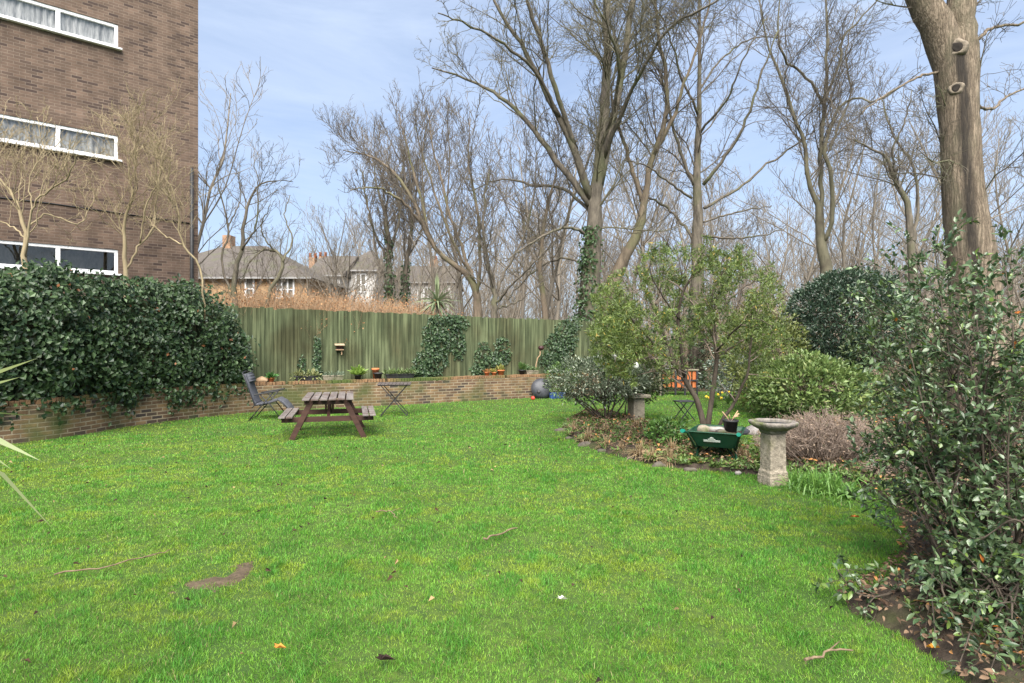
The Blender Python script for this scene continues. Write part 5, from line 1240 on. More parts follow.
# weeds and leaf litter scattered over soil
def scatter_litter():
    rng = np.random.default_rng(521); N = 80000
    P = np.column_stack([rng.uniform(-.5, 9, N), rng.uniform(2.2, 14, N)]); i1 = in_poly(P, bed1); i2 = in_poly(P, bed2); k = (i1 | i2) & ((P[:, 1] < 5.5) | (rng.random(N) < .3)); P = P[k]; N = len(P); e = np.where(in_poly(P, bed1), poly_dist(P, bed1), poly_dist(P, bed2))
    z = np.clip(e*.6, 0, .10)+.05+rng.random(N)*.03
    col = mixcol((0.06, 0.036, 0.024), (0.27, 0.18, 0.115), rng.random(N)**1.3); m_ = rng.random(N) < .05; col[m_] = (0.45, 0.22, 0.08)
    nr = unit(np.array([[0, 0, 1.0]])+rng.normal(0, .55, (N, 3)))
    sz = np.where(P[:, 1] < 6, .034, .05)
    o = link('leaf_litter', leaf_mesh('leaf_litter', np.column_stack([P, z]), rng.normal(size=(N, 3))*np.array([1, 1, .25]), nr, sz*rng.uniform(.5, 1.5, N), sz*.55*rng.uniform(.6, 1.3, N), col, .3, .25, fine=True), M['leaf_dry'])
    tag(o, 'brown dead leaves littering the flower and shrub beds', 'leaf litter', kind='stuff')
    N = 10000; P = np.column_stack([rng.uniform(0, 7, N), rng.uniform(2.6, 13, N)]); ok = (in_poly(P, bed1) | in_poly(P, bed2)) & (fbm(P[:, 0], P[:, 1], 1.6, 91) > .38) & ((P[:, 1] > 5.5) | (rng.random(N) < .12)); P = P[ok]; N = len(P)
    idx = np.repeat(np.arange(N), 9); n = len(idx); d = unit(np.column_stack([rng.normal(size=(n, 2)), np.abs(rng.normal(.5, .4, n))]))
    o = link('weeds', leaf_mesh('weeds', np.column_stack([P[idx]+rng.normal(0, .02, (n, 2)), np.full(n, .05)+rng.random(n)*.05]), d, np.array([[0, 0, 1.0]])+rng.normal(0, .4, (n, 3)), .07*rng.uniform(.6, 1.4, n), .028, mixcol((0.06, 0.12, 0.03), (0.17, 0.24, 0.06), rng.random(n))), M['leaf'])
    tag(o, 'low green weeds sprouting across the bare bed soil', 'weeds', kind='stuff')
    # dark and tan leaves dropped on the lawn
    N = 420; P = np.column_stack([rng.uniform(-7, 4.5, N), rng.uniform(2.6, 14, N)]); ok = ~in_poly(P, bed2) & ~in_poly(P, bed1); P = P[ok]; wl = [tuple(p) for p in path_at(np.linspace(0, WS[-1], 50), .1)]+[(12, 19), (12, -1), (-13, -1)]; P = P[in_poly(P, wl)]; N = len(P)
    col = mixcol((0.022, 0.016, 0.014), (0.09, 0.055, 0.035), rng.random(N)); m_ = rng.random(N) < .2; col[m_] = np.array((0.36, 0.25, 0.13))*rng.uniform(.6, 1.2, (m_.sum(), 1))
    nr = unit(np.array([[0, 0, 1.0]])+rng.normal(0, .5, (N, 3)))
    o = link('fallen_leaves', leaf_mesh('fallen_leaves', np.column_stack([P, .035+.025*rng.random(N)]), rng.normal(size=(N, 3))*np.array([1, 1, .3]), nr, .038*rng.uniform(.5, 1.4, N), .022*rng.uniform(.6, 1.4, N), col, .35, .35), M['leaf_dry'])
    tag(o, 'small dark curled leaves scattered over the lawn', 'fallen leaves', kind='stuff')
scatter_litter()
def one_leaf(label, x, y, c, L=.085):
    b = gnd(x, y, .05); t = leaf_mesh('fallen_leaf', np.zeros((3, 3)), np.array([[1, .3, .2], [.2, 1, .25], [-.5, .6, .15]]), np.array([[0, .2, 1], [.2, 0, 1], [.1, .1, 1]]), np.array([L, L*.7, L*.6]), np.array([.045, .04, .035]), np.tile(np.array(c), (3, 1)), .3, .3)
    o = link('fallen_leaf', t, M['leaf_dry']); o.location = b; tag(o, label, 'leaf')
one_leaf('pale cream curled leaf lying in the middle of the lawn', 560, 599, (0.62, 0.60, 0.50), .05)
one_leaf('orange fallen leaf low on the lawn near the bare earth patch', 276, 648, (0.55, 0.24, 0.05), .05)
one_leaf('large blackish brown crumpled leaf on the nearest lawn', 380, 660, (0.035, 0.022, 0.018), .075)
one_leaf('bright orange leaf on the soil under the glossy shrub low bough', 932, 648, (0.6, 0.28, 0.04), .05)
one_leaf('rust orange leaf on the grass edge beside the broad leaved plant', 854, 517, (0.5, 0.16, 0.04), .06)
def stick(label, pts, r):
    r *= .62
    P = [gnd(x, y, .05) for x, y in pts]; b = P[0].copy(); c = catmull([p-b for p in P], 12); rg_ = np.random.default_rng(len(label)); c += rg_.normal(0, .006, c.shape)
    m = MB(); m.tube(list(c), list(np.linspace(r, r*.55, 12)), 7); k = c[7]; m.tube([k, k+np.array((.05, .03, .015)), k+np.array((.09, .07, .01))], [r*.5, r*.4, r*.25], 5)
    o = m.build('fallen_stick', M['stick']); o.location = b; tag(o, label, 'stick')
stick('short thick brown stick lying across the middle of the lawn', [(484, 540), (500, 533), (517, 528)], .014)
stick('long thin straight twig on the lawn beyond the bare earth patch', [(52, 574), (95, 569), (145, 557), (170, 550)], .010)
stick('small curved twig on the lawn nearer the picnic table', [(376, 512), (388, 511), (398, 517)], .010)
stick('forked twig on the lawn below the glossy shrub low bough', [(806, 662), (822, 653), (852, 650)], .013)
stick('dark stick leaning out of the soil under the glossy shrub', [(895, 590), (910, 573), (925, 545)], .012)

# ================================================================== GARDEN OBJECTS
# picnic table
def picnic():
    t = thing('picnic_table', 'weathered brown wooden picnic table with attached benches on the lawn', 'picnic table', (-3.27, 10.75, 0), R(15))
    Lt, top, seat = 1.45, .69, .405
    tt = MB()
    for k in range(6):
        x = -.355+k*.142; tt.box((x, 0, top-.014), (.118, Lt, .028))
    tt.build('tabletop', M['table_top'], t, bevel=.004)
    for sx in (-1, 1):
        b = MB()
        for k in range(2): b.box((sx*(.615+k*.118), 0, seat-.013), (.102, Lt, .026))
        b.build('bench_seat', M['table_top'], t, bevel=.004)
    for sy in (-1, 1):
        y = sy*(Lt/2-.13)
        for sx in (-1, 1):
            MB().bar((sx*.60, y, -.02), (sx*.27, y, top-.03), .035, .088, (0, 1, 0) if False else (1, 0, 0)).build('leg', M['table_wood'], t, bevel=.003)
        MB().box((0, y-sy*.037, seat-.07), (1.50, .034, .088)).build('seat_beam', M['table_wood'], t, bevel=.003)
        MB().box((0, y-sy*.037, top-.068), (.78, .034, .078)).build('top_beam', M['table_wood'], t, bevel=.003)
        MB().bar((0, y-sy*.05, seat-.05), (0, sy*.06, top-.05), .05, .03).build('brace', M['table_wood'], t, bevel=.003)
    for sx in (-1, 1): MB().box((sx*.30*1.0, 0, top-.05), (.03, .5, .03)).build('batten', M['table_wood'], t)
    for q in (-.06, .06): MB().box((q, 0, (seat+top)/2-.05), (.034, .05, top-seat)).build('strut', M['table_wood'], t)
picnic()

# reclining chair, seen from its side, facing +x
def recliner():
    t = thing('reclining_chair', 'grey padded reclining garden chair with black folding frame by the picnic table', 'chair', (-5.22, 12.85, 0), R(10))
    w_ = .56; fm, mm = M['chair_fabric'], M['dark_metal']
    def pad(name, prof, th, ww):
        c = catmull(prof, 14); m = MB(); V = []; tg = unit(np.gradient(c, axis=0)); nr = np.stack([-tg[:, 1], tg[:, 0]], 1)
        for i, (p, n) in enumerate(zip(c, nr)):
            b = th*(1+.15*math.cos(i*math.pi/2.2))
            for yy, f in ((-ww/2, .35), (-ww/2+.03, 1), (0, 1.12), (ww/2-.03, 1), (ww/2, .35)): V.append((p[0]+n[0]*b*f/2, yy, p[1]+n[1]*b*f/2))
            for yy, f in ((ww/2, .35), (ww/2-.03, 1), (-ww/2+.03, 1), (-ww/2, .35)): V.append((p[0]-n[0]*b*f/2, yy, p[1]-n[1]*b*f/2))
        k = 9; n_ = len(c); m.add(V, [(i*k+j, i*k+(j+1) % k, (i+1)*k+(j+1) % k, (i+1)*k+j) for i in range(n_-1) for j in range(k)]+[tuple(range(k))[::-1], tuple((n_-1)*k+j for j in range(k))], True)
        return m.build(name, fm, t)
    pad('backrest', [(-.42, .97), (-.36, .78), (-.28, .52), (-.20, .33)], .05, w_-.06)
    pad('headrest', [(-.405, .965), (-.36, .89), (-.33, .80)], .10, w_-.16)
    pad('seat', [(-.20, .33), (-.08, .32), (.08, .37), (.24, .43)], .045, w_-.06)
    pad('leg_rest', [(.24, .43), (.34, .37), (.43, .27), (.49, .18)], .04, w_-.08)
    fr = MB()
    for sy in (-1, 1):
        y = sy*w_/2
        fr.tube([(-.45, y, 1.0), (-.36, y, .76), (-.21, y, .32), (-.26, y, .26)], .012, 8)
        fr.tube([(-.22, y, .31), (.05, y, .35), (.26, y, .42), (.40, y, .30), (.51, y, .14)], .012, 8)
    fr.tube([(-.45, -w_/2, 1.0), (-.455, 0, 1.02), (-.45, w_/2, 1.0)], .012, 8); fr.tube([(.51, -w_/2, .14), (.51, w_/2, .14)], .012, 8)
    fr.build('frame', mm, t)
    for sy in (-1, 1):
        y = sy*(w_/2+.03)
        a = MB(); a.box((.03, y, .575), (.50, .05, .028), Matrix.Rotation(R(-9), 3, 'Y')); a.build('armrest', M['black_plastic'], t, bevel=.008)
        MB().tube([(-.32, y, .0), (-.05, y, .33), (.16, y, .58)], .011, 8).build('leg', mm, t)
        MB().tube([(.34, y, .0), (.10, y, .33), (-.10, y, .54)], .011, 8).build('leg', mm, t)
    for x in (-.32, .34): MB().tube([(x, -w_/2-.03, .012), (x, w_/2+.03, .012)], .011, 8).build('foot_rail', mm, t)
recliner()

# small folding table
def folding():
    t = thing('folding_table', 'small dark square folding table with crossed legs by the brick wall', 'table', (-2.62, 13.4, 0), R(8)); t.scale = (1.12,)*3
    m = MB()
    for k in range(9): m.box((-.29+k*.0725, 0, .635), (.066, .60, .018))
    m.build('tabletop', pmat('grey_slat', (.055, .045, .042), (.12, .10, .095), 12, .6, .2), t, bevel=.003)
    MB().box((0, -.26, .617), (.62, .03, .016)).build('rail', M['dark_metal'], t); MB().box((0, .26, .617), (.62, .03, .016)).build('rail', M['dark_metal'], t)
    for y in (-.22, .22):
        MB().bar((-.27, y, 0), (.25, y, .61), .022, .014).build('leg', M['dark_metal'], t); MB().bar((.27, y-.02, 0), (-.25, y-.02, .61), .022, .014).build('leg', M['dark_metal'], t)
    for x in (-.25, .25): MB().tube([(x, -.24, .03), (x, .24, .03)], .009, 6).build('stretcher', M['dark_metal'], t)
folding()

# wheelbarrow: handles point at the camera
def barrow():
    t = thing('wheelbarrow', 'green metal wheelbarrow with teal handle grips parked by the flower bed', 'wheelbarrow', (*gnd(717, 464)[:2], 0), R(-27))
    g_ = M['barrow_green']
    # tray: rim and floor loops
    rim = [(-.34, -.28, .455), (.34, -.28, .455), (.31, .46, .455), (-.31, .46, .455)]; flo = [(-.24, -.16, .25), (.24, -.16, .25), (.20, .30, .25), (-.20, .30, .25)]
    def loop(l, n=6, r=.035):
        out = []
        L = len(l)
        for i in range(L):
            p, a, b = Vector(l[i]), Vector(l[i-1]), Vector(l[(i+1) % L])
            e0 = p+(a-p).normalized()*r; e1 = p+(b-p).normalized()*r
            for k in range(n+1):
                u = k/n; out.append((1-u)**2*e0+2*u*(1-u)*p+u*u*e1)
        return out
    A, B = loop(rim), loop(flo); n = len(A); m = MB(); V = A+B
    V += [Vector((v.x*.975, v.y*.975+.003, v.z-.002)) for v in A]+[Vector((v.x*.96, v.y*.96+.004, v.z+.006)) for v in B]
    Fc = [(j, (j+1) % n, n+(j+1) % n, n+j)[::-1] for j in range(n)]+[tuple(n+j for j in range(n))[::-1]]
    Fc += [(2*n+j, 2*n+(j+1) % n, 3*n+(j+1) % n, 3*n+j) for j in range(n)]+[tuple(3*n+j for j in range(n))]+[(j, 2*n+j, 2*n+(j+1) % n, (j+1) % n)[::-1] for j in range(n)]
    m.add(V, Fc, False); tr = m.build('tray', g_, t)
    MB().tube([tuple(v) for v in A]+[tuple(A[0])], .010, 7).build('rim', g_, tr)
    # badge: long pale plate with a small crest above, on the end panel
    ax = (Vector((0, -.30, .44))-Vector((0, -.16, .225))).normalized(); nrm = Vector((1, 0, 0)).cross(ax).normalized()
    if nrm.y > 0: nrm = -nrm
    c = Vector((-.03, -.245, .355))+nrm*.006; bm = MB(); Mx = Matrix((Vector((1, 0, 0)), ax, nrm)).transposed()
    bm.box(c-ax*.012, (.21, .028, .004), Mx); bm.box(c+ax*.012, (.09, .022, .004), Mx)
    bm.lathe([(.026, 0), (.026, .004)], 14, tuple(c+ax*.03), M=Mx); bm.build('badge', M['decal'], tr)
    for sx in (-1, 1):
        h = MB(); h.tube([(sx*.03, .66, .17), (sx*.19, .28, .20), (sx*.26, -.16, .24), (sx*.325, -.36, .45), (sx*.34, -.52, .49)] if sx < 0 else [(sx*.03, .66, .17), (sx*.19, .28, .20), (sx*.26, -.16, .24), (sx*.325, -.36, .45), (sx*.34, -.52, .49)], .016, 10); ho = h.build('handle', g_, t)
        MB().tube([(sx*.338, -.49, .483), (sx*.341, -.61, .505)], .026, 12).build('grip', M['teal'], ho)
        MB().tube([(sx*.235, -.02, .225), (sx*.27, -.10, .02), (sx*.27, -.17, .01)], .015, 8).build('leg', g_, t)
        MB().tube([(sx*.265, -.09, .06), (sx*.16, .05, .16), (sx*.10, .12, .22)], .010, 8).build('strut', g_, t)
    MB().tube([(-.268, -.10, .045), (.268, -.10, .045)], .010, 8).build('cross_bar', g_, t)
    mx_ = Matrix.Rotation(R(90), 3, 'Y'); ty = MB(); ty.lathe([(.10, -.04), (.165, -.042), (.182, -.02), (.185, 0), (.182, .02), (.165, .042), (.10, .04)], 28, (0, .68, .185), M=mx_)
    wh = MB().lathe([(.105, -.025), (.105, .025)], 20, (0, .68, .185), M=mx_).build('wheel', M['grey_metal'], t); ty.build('tyre', M['black_plastic'], wh)
    return t
bt = barrow()
bmat_ = bt.matrix_basis.copy()
def in_barrow(p): 
    return Matrix.Translation(Vector(bt.location)) @ Matrix.Rotation(R(-27), 4, 'Z') @ Vector(p)
def rock_mesh(r, seed, sq=(1, 1, .7), n=18):
    rng = np.random.default_rng(seed); m = MB(); ph = rng.uniform(0, 6, 8)
    V = []; k = n//2
    for i in range(k+1):
        th = math.pi*i/k
        for j in range(n):
            a = 2*math.pi*j/n; q = r*(1+.16*math.sin(2*a+ph[0])*math.sin(th)+.12*math.sin(3*th+ph[1])+.08*math.sin(5*a+ph[2])*math.sin(th)**2+.06*math.sin(4*th+3*a+ph[3])*math.sin(th))
            V.append((q*math.sin(th)*math.cos(a)*sq[0], q*math.sin(th)*math.sin(a)*sq[1], q*math.cos(th)*sq[2]))
    m.add(V, [(i*n+j, (i+1)*n+j, (i+1)*n+(j+1) % n, i*n+(j+1) % n) for i in range(k) for j in range(n)], True)
    return m
def rock(label, loc, r, seed, sq=(1, 1, .7), m=None, name='rock', group=None):
    o = rock_mesh(r, seed, sq).build(name, m or M['rock']); o.location = loc; tag(o, label, 'rock' if name == 'rock' else 'stone', group); return o
rock('pale lump of rubble heaped at the handle end of the wheelbarrow', in_barrow((-.17, -.05, .455)), .075, 601, (1.4, 1, .8), M['concrete'])
rock('grey slab like rubble piece lying in the wheelbarrow middle', in_barrow((-.03, .04, .45)), .085, 602, (1.5, .8, .55))
rock('brown broken clod between the rubble and the pot in the wheelbarrow', in_barrow((.06, -.08, .445)), .055, 606, (1.3, 1, .8), M['soil_stone'])
def barrow_soil():
    rng = np.random.default_rng(8); n = 26; m = MB(); V = []
    for i in range(n):
        for j in range(n):
            u, v = i/(n-1)*2-1, j/(n-1)*2-1; V.append((u*.29, .08+v*.30, .40+.05*(1-u*u)*(1-v*v)+rng.normal(0, .008)))
    m.add(V, [(i*n+j, (i+1)*n+j, (i+1)*n+j+1, i*n+j+1) for i in range(n-1) for j in range(n-1)], True)
    o = m.build('soil_heap', M['soil'], None); o.location = bt.location; o.rotation_euler = bt.rotation_euler; tag(o, 'dark soil and debris filling the green wheelbarrow tray', 'soil heap')
barrow_soil()
def barrow_pot():
    b = in_barrow((.16, .10, .38)); t = thing('plant_pot', 'black plastic plant pot holding dry orange stalks in the wheelbarrow', 'pot', b, .4)
    MB().lathe([(.07, 0), (.095, .19), (.105, .19), (.105, .215), (.092, .215), (.085, .17), (.0001, .16)], 18).build('body', M['black_plastic'], t)
    s = MB(); rng = np.random.default_rng(4)
    for k in range(9): a = rng.uniform(0, 6.28); s.tube([(0, 0, .16), (.05*math.cos(a), .05*math.sin(a), .25), (.11*math.cos(a), .11*math.sin(a), .26+.08*rng.random())], .007, 5)
    s.build('dry_stalk', M['twig_tan'], t)
barrow_pot()
rock('rounded grey boulder at the back of the flower bed past the wheelbarrow', gnd(759, 434)+np.array((0, 0, .05)), .19, 603, (1.2, 1, .7))
rock('flat dark slate coloured stone just past the wheelbarrow nose', gnd(739, 441)+np.array((0, 0, .16)), .12, 604, (1.4, .9, .45), M['charcoal'])
rock('small pinkish white stone on the grass beside the wheelbarrow leg', gnd(738, 475)+np.array((0, 0, .02)), .038, 605, (1, 1, .8), M['rock'])
for k, (x, y) in enumerate([(563, 432), (569, 440), (584, 447), (603, 453), (630, 460), (661, 467), (690, 472)]):
    rock('rough dark edging stone half sunk along the flower bed rim', gnd(x+(k*7)%5-2, y-1)+np.array((0, 0, .005)), (.07, .05, .085, .06, .045, .07, .055)[k], 610+k, (1.4, 1, .75), M['soil_stone'], 'edging_stone', 'edging stones of the flower bed')

# birdbath
def birdbath():
    t = thing('birdbath', 'stone birdbath with scalloped grey bowl on square pitted pedestal', 'birdbath', (*gnd(773, 484)[:2], 0), R(12)); t.scale = (.88, .88, .93)
    def sq(lst, m):
        V = []
        for (h, z) in lst:
            for (sx, sy) in ((-1, -1), (1, -1), (1, 1), (-1, 1)): V.append((sx*h, sy*h, z))
        m.add(V, [(i*4+j, i*4+(j+1) % 4, (i+1)*4+(j+1) % 4, (i+1)*4+j) for i in range(len(lst)-1) for j in range(4)]+[(3, 2, 1, 0), tuple((len(lst)-1)*4+j for j in range(4))]); return m
    p = sq([(.140, -.02), (.140, .10), (.132, .12), (.132, .16), (.118, .185), (.112, .63)], MB()).build('pedestal', M['stone'], t, bevel=.012)
    sq([(.10, .628), (.125, .65), (.125, .675), (.155, .69)], MB()).build('capital', M['bowl_stone'], t, bevel=.008)
    MB().lathe([(.13, .68), (.20, .69), (.285, .735), (.300, .765), (.292, .785), (.262, .788), (.24, .77), (.15, .745), (.0001, .74)], 48, wob=lambda a, r: .045*math.cos(8*a)*(1 if r > .2 else 0)).build('bowl', M['bowl_stone'], t)
    MB().lathe([(.238, .772), (.0001, .773)], 32).build('water', pmat('dark_water', (.02, .022, .02), (.03, .03, .028), 4, .05, 0), t)
birdbath()
def pedestal():
    t = thing('stone_pedestal', 'weathered square stone post with slab top under the evergreen', 'pedestal', (*gnd(636, 422)[:2], 0), R(20)); t.scale = (1.26,)*3
    MB().box((0, 0, .19), (.21, .21, .40)).build('post', M['concrete'], t, bevel=.015); MB().box((0, 0, .425), (.36, .34, .05)).build('slab', M['concrete'], t, bevel=.012)
pedestal()
def bulbs():
    for x, y, d, lab in ((636, 365, 8.6, 'white glass bulb hanging lowest from the evergreen branches'), (614, 356, 8.5, 'white glass bulb hanging in the feathery edge of the evergreen')):
        c = at(x, y, d); t = thing('hanging_bulb', lab, 'light bulb', c)
        MB().lathe([(.0001, -.055), (.022, -.05), (.036, -.025), (.038, 0), (.028, .03), (.016, .045), (.0001, .046)], 16).build('globe', M['white'], t)
        MB().lathe([(.015, .043), (.015, .075), (.0001, .076)], 10).build('cap', M['dark_metal'], t)
        MB().tube([(0, 0, .07), (.005, 0, .22)], .003, 5).build('wire', M['dark_metal'], t)
bulbs()
# orange slatted table with a grey bin on it
def orange_table():
    b = (*at(679, 0, 18.4)[:2], 0); t = thing('slatted_bench', 'orange slatted wooden garden bench with dark frame and pale top rail beyond the evergreen', 'bench', b, R(-4)); t.scale = (1.16,)*3
    m = MB()
    for k in range(7): m.box((-.40+k*.133, 0, .42), (.095, .03, .42))
    m.build('slat_panel', M['orange_wood'], t)
    f = MB()
    for x in (-.46, -.10, .15, .46): f.box((x, -.035, .33), (.045, .035, .66))
    f.box((0, -.036, .40), (.96, .03, .04)); f.build('frame', M['dark_metal'], t)
    MB().box((0, -.01, .675), (1.02, .09, .035)).build('top_rail', M['concrete'], t, bevel=.005)
    MB().box((-.50, -.06, .35), (.055, .055, .70)).build('post', M['concrete'], t)
    MB().box((0, .25, .34), (.92, .42, .05)).build('seat', M['orange_wood'], t)
    b2 = (b[0]-.32, b[1]+.02, .806); 
    t2 = thing('metal_bin', 'dull grey round metal tin standing on the orange bench rail', 'tin', b2)
    MB().lathe([(.15, 0), (.155, .02), (.15, .04), (.15, .22), (.158, .24), (.15, .255), (.0001, .26)], 24).build('body', M['grey_metal'], t2)
orange_table()
def stool():
    b = gnd(684, 420); b[2] = 0; t = thing('folding_stool', 'small dark folding stool in the grass behind the evergreen trunk', 'stool', b, R(15)); t.scale = (1.15,)*3
    MB().box((0, 0, .345), (.32, .26, .02)).build('seat', M['dark_metal'], t, bevel=.006)
    for y in (-.11, .11):
        MB().bar((-.15, y, 0), (.14, y, .335), .02, .012).build('leg', M['dark_metal'], t); MB().bar((.15, y-.015, 0), (-.14, y-.015, .335), .02, .012).build('leg', M['dark_metal'], t)
stool()
# round black barbecue lying against the wall
def bbq():
    b = path_at(float(s_of_px(538)), .22); t = thing('kettle_barbecue', 'round charcoal black kettle barbecue lid propped against the brick wall', 'barbecue', (b[0], b[1], 0), R(8)); t.scale = (1.2,)*3
    mx_ = Matrix.Rotation(R(72), 3, 'X'); m = MB(); r = .245
    m.lathe([(r*1.03, -.02), (r*1.03, .0)]+[(r*math.cos(k*math.pi/20), r*.55*math.sin(k*math.pi/20)) for k in range(0, 10)]+[(.0001, r*.55)], 32, (0, 0, r*.98), M=mx_); m.build('dome', M['charcoal'], t)
    MB().tube([(.02, -.14, .30), (.10, -.12, .42), (.135, -.10, .50)], .022, 8).build('handle', M['black_plastic'], t)
    MB().lathe([(.03, 0), (.045, .01), (.03, .02)], 12, (-.09, -.13, .18), M=mx_).build('vent_cap', M['black_plastic'], t)
bbq()
def ball(label, x, y, r, m):
    b = gnd(x, y); o = MB().lathe([(max(.0001, r*math.sin(k*math.pi/12)), -r*math.cos(k*math.pi/12)) for k in range(13)], 18).build('ball', m); o.location = (b[0], b[1], r); tag(o, label, 'ball')
ball('small red ball on the ground in front of the kettle barbecue', 533, 400, .055, M['red'])
def trough(label, x, y, m, w_=.38, z=0.0, s=1.0, d=None):
    b = gnd(x, y, z) if d is None else at(x, y, d); t = thing('plant_trough', label, 'trough', b, R(14)); q = MB(); V = []
    for (h, k, zz) in ((w_/2*.9, .07, 0), (w_/2, .09, .15), (w_/2*1.03, .10, .15), (w_/2*1.03, .10, .17), (w_/2*.95, .08, .17), (w_/2*.88, .065, .12)):
        for sx, sy in ((-1, -1), (1, -1), (1, 1), (-1, 1)): V.append((sx*h, sy*k, zz))
    q.add(V, [(i*4+j, i*4+(j+1) % 4, (i+1)*4+(j+1) % 4, (i+1)*4+j) for i in range(5) for j in range(4)]+[(3, 2, 1, 0)]); q.build('body', m, t, bevel=.006)
    MB().box((0, 0, .115), (w_*.88, .13, .02)).build('soil', M['soil'], t)
    return t
trough('empty blue plastic trough on the ground near the kettle barbecue', 557, 398.5, M['blue'], .46)
# things standing on the wall and behind it
def on_wall(x, off=-.12, dz=0.0):
    s = float(s_of_px(x, off)); p = path_at(s, off); return np.array((p[0], p[1], float(wall_h(s))+.005+dz))
def pot(label, x, m, r=.09, h=.16, off=-.13, plant=None, seed=1, tilt=0):
    b = on_wall(x, off); t = thing('flower_pot', label, 'pot', b, .3)
    MB().lathe([(r*.7, 0), (r*.95, h*.8), (r*1.1, h*.8), (r*1.1, h), (r*.95, h), (r*.88, h*.8), (.0001, h*.78)], 20).build('body', m, t)
    if plant:
        c1, c2, L, n, el = plant; rng = np.random.default_rng(seed); a = rng.uniform(0, 6.28, n); e = np.radians(rng.uniform(*el, n)); d = np.stack([np.cos(a)*np.cos(e), np.sin(a)*np.cos(e), np.sin(e)], 1)
        P = np.tile(np.array([[0, 0, h*.8]]), (n, 1))+rng.normal(0, .03, (n, 3))*np.array([1, 1, .2])+d*(rng.random((n, 1))*L*.5)
        link('foliage', leaf_mesh('foliage', P, d, np.array([[0, 0, 1.0]])+rng.normal(0, .4, (n, 3)), L*rng.uniform(.4, .9, n), L*.28, mixcol(c1, c2, rng.random(n))), M['leaf'], t)
pot('low pot of bright green rounded foliage on the wall behind the reclining chair', 271, M['terracotta'], .08, .10, plant=((.04, .13, .03), (.10, .24, .06), .17, 120, (5, 70)), seed=3)
pot('dark pot of lime green fern on the wall behind the picnic table', 358, M['black_plastic'], .09, .12, plant=((.14, .24, .04), (.24, .34, .07), .25, 130, (15, 80)), seed=4)
pot('black plastic pot on the wall in front of the terracotta pot', 378, M['black_plastic'], .11, .16)
pot('terracotta pot stood behind the black pot near the folding table', 375.5, M['terracotta'], .09, .27, -.32)
pot('large orange terracotta pot on the wall near the barbecue end', 501, M['terracotta'], .10, .15, plant=((.18, .2, .05), (.3, .28, .08), .18, 50, (40, 85)), seed=6)
pot('squat terracotta pot with a dry plant on the wall below the thinning ivy', 487, M['terracotta'], .08, .10, plant=((.25, .13, .05), (.4, .2, .07), .13, 50, (10, 80)), seed=7)
pot('brown terracotta pot with a yellowish plant below the pointed ivy patch', 494, M['terracotta'], .07, .09, plant=((.2, .2, .05), (.34, .3, .08), .14, 60, (20, 85)), seed=8)
pot('dark pot with upright green shoots on the wall beside the bent stake', 522, M['black_plastic'], .10, .14, plant=((.05, .11, .03), (.12, .2, .06), .25, 80, (35, 88)), seed=9)
def wall_trough(label, x, m, w_, c1, c2, L, n, seed, el=(10, 80)):
    b = on_wall(x, -.14); t = thing('plant_trough', label, 'trough', b, R(20)); q = MB(); V = []
    for (h, k, zz) in ((w_/2*.9, .06, 0), (w_/2, .08, .10), (w_/2*1.03, .09, .10), (w_/2*1.03, .09, .12), (w_/2*.95, .07, .12), (w_/2*.88, .055, .09)):
        for sx, sy in ((-1, -1), (1, -1), (1, 1), (-1, 1)): V.append((sx*h, sy*k, zz))
    q.add(V, [(i*4+j, i*4+(j+1) % 4, (i+1)*4+(j+1) % 4, (i+1)*4+j) for i in range(5) for j in range(4)]+[(3, 2, 1, 0)]); q.build('body', m, t, bevel=.005)
    rng = np.random.default_rng(seed); a = rng.uniform(0, 6.28, n); e = np.radians(rng.uniform(*el, n)); d = np.stack([np.cos(a)*np.cos(e), np.sin(a)*np.cos(e), np.sin(e)], 1)
    P = np.column_stack([rng.uniform(-w_/2, w_/2, n), rng.normal(0, .04, n), np.full(n, .10)])+d*(rng.random((n, 1))*L*.5)
    link('foliage', leaf_mesh('foliage', P, d, np.array([[0, 0, 1.0]])+rng.normal(0, .4, (n, 3)), L*rng.uniform(.4, .9, n), L*.22, mixcol(c1, c2, rng.random(n))), M['leaf'], t)
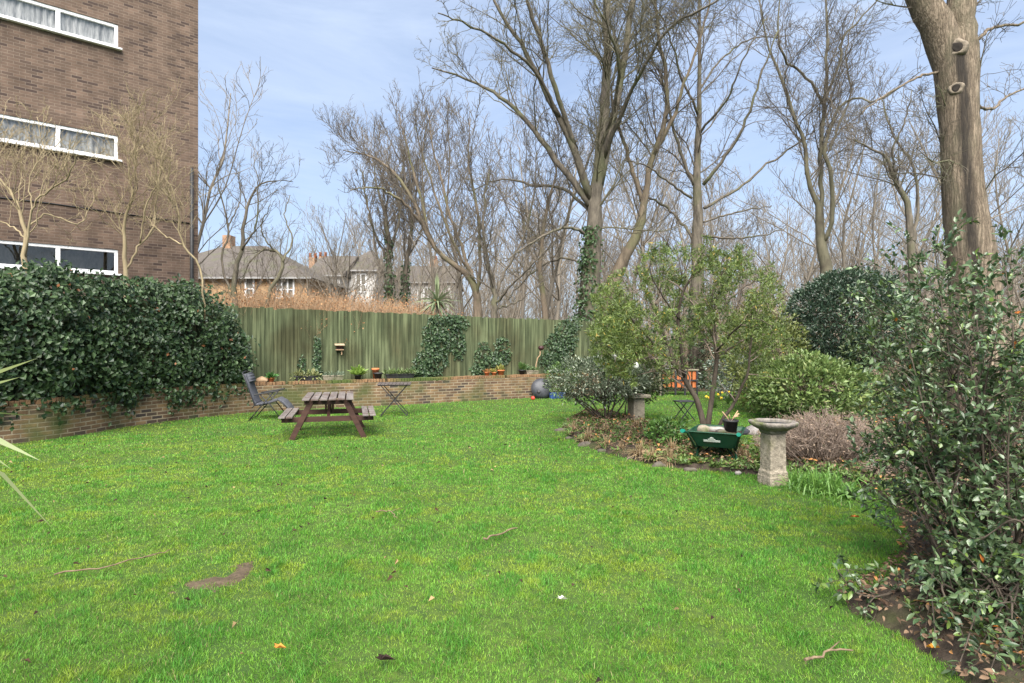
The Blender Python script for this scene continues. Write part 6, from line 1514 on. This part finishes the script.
wall_trough('dark trough of trailing straw and green plants above the picnic table bench', 306, M['black_plastic'], .55, (.07, .12, .03), (.28, .27, .12), .2, 170, 11, (-30, 80))
wall_trough('trough of small grey green leaves on the wall above the picnic tabletop', 333, M['concrete'], .5, (.08, .12, .07), (.2, .24, .17), .13, 130, 12)
wall_trough('long dark trough of sparse green plants on the wall behind the folding table', 400, M['black_plastic'], .75, (.06, .11, .03), (.17, .22, .08), .18, 190, 13)
wall_trough('pale planter of green leaves on the wall above the kettle barbecue', 532, M['concrete'], .4, (.05, .10, .03), (.13, .19, .07), .14, 110, 14)
def stake():
    b = on_wall(536, -.2); t = thing('garden_stake', 'bent rusty stake topped with a round dark lamp before the fence', 'stake', b)
    h = at(542, 348, b[1])[2]-b[2]
    MB().tube([(0, 0, -.1), (.0, 0, h*.35), (.05, 0, h*.62), (.12, 0, h*.72), (.13, 0, h*.95)], .016, 8).build('rod', M['twig_tan'], t)
    MB().lathe([(.0001, -.07), (.05, -.065), (.085, -.02), (.09, .02), (.06, .06), (.0001, .07)], 18, (.15, 0, h)).build('lamp_head', pmat('dark_maroon', (.03, .012, .014), (.05, .02, .02), 8, .4, 0), t)
stake()
def birdbox():
    s = float(s_of_px(339, FO)); p = path_at(s, FO+.10); z = H-(347-HZ)/F*p[1]; t = thing('bird_feeder', 'small weathered open bird feeder fixed high on the board fence', 'bird feeder', (p[0], p[1], z), R(20))
    MB().box((0, 0, .06), (.24, .16, .02), Matrix.Rotation(R(12), 3, 'X')).build('roof', pmat('pale_wood', (.3, .22, .14), (.42, .32, .22), 9, .8, .2), t)
    MB().box((0, .05, 0), (.16, .02, .12)).build('back', M['table_wood'], t); MB().box((0, -.0, -.07), (.2, .14, .02)).build('tray', M['twig_tan'], t)
    MB().box((.05, .0, -.14), (.03, .02, .12)).build('bracket', M['twig_tan'], t)
birdbox()
rock('lumpy tan stone resting on the wall behind the reclining chair', on_wall(262)+np.array((0, 0, .05)), .11, 620, (1.2, .8, .8), M['twig_tan'])
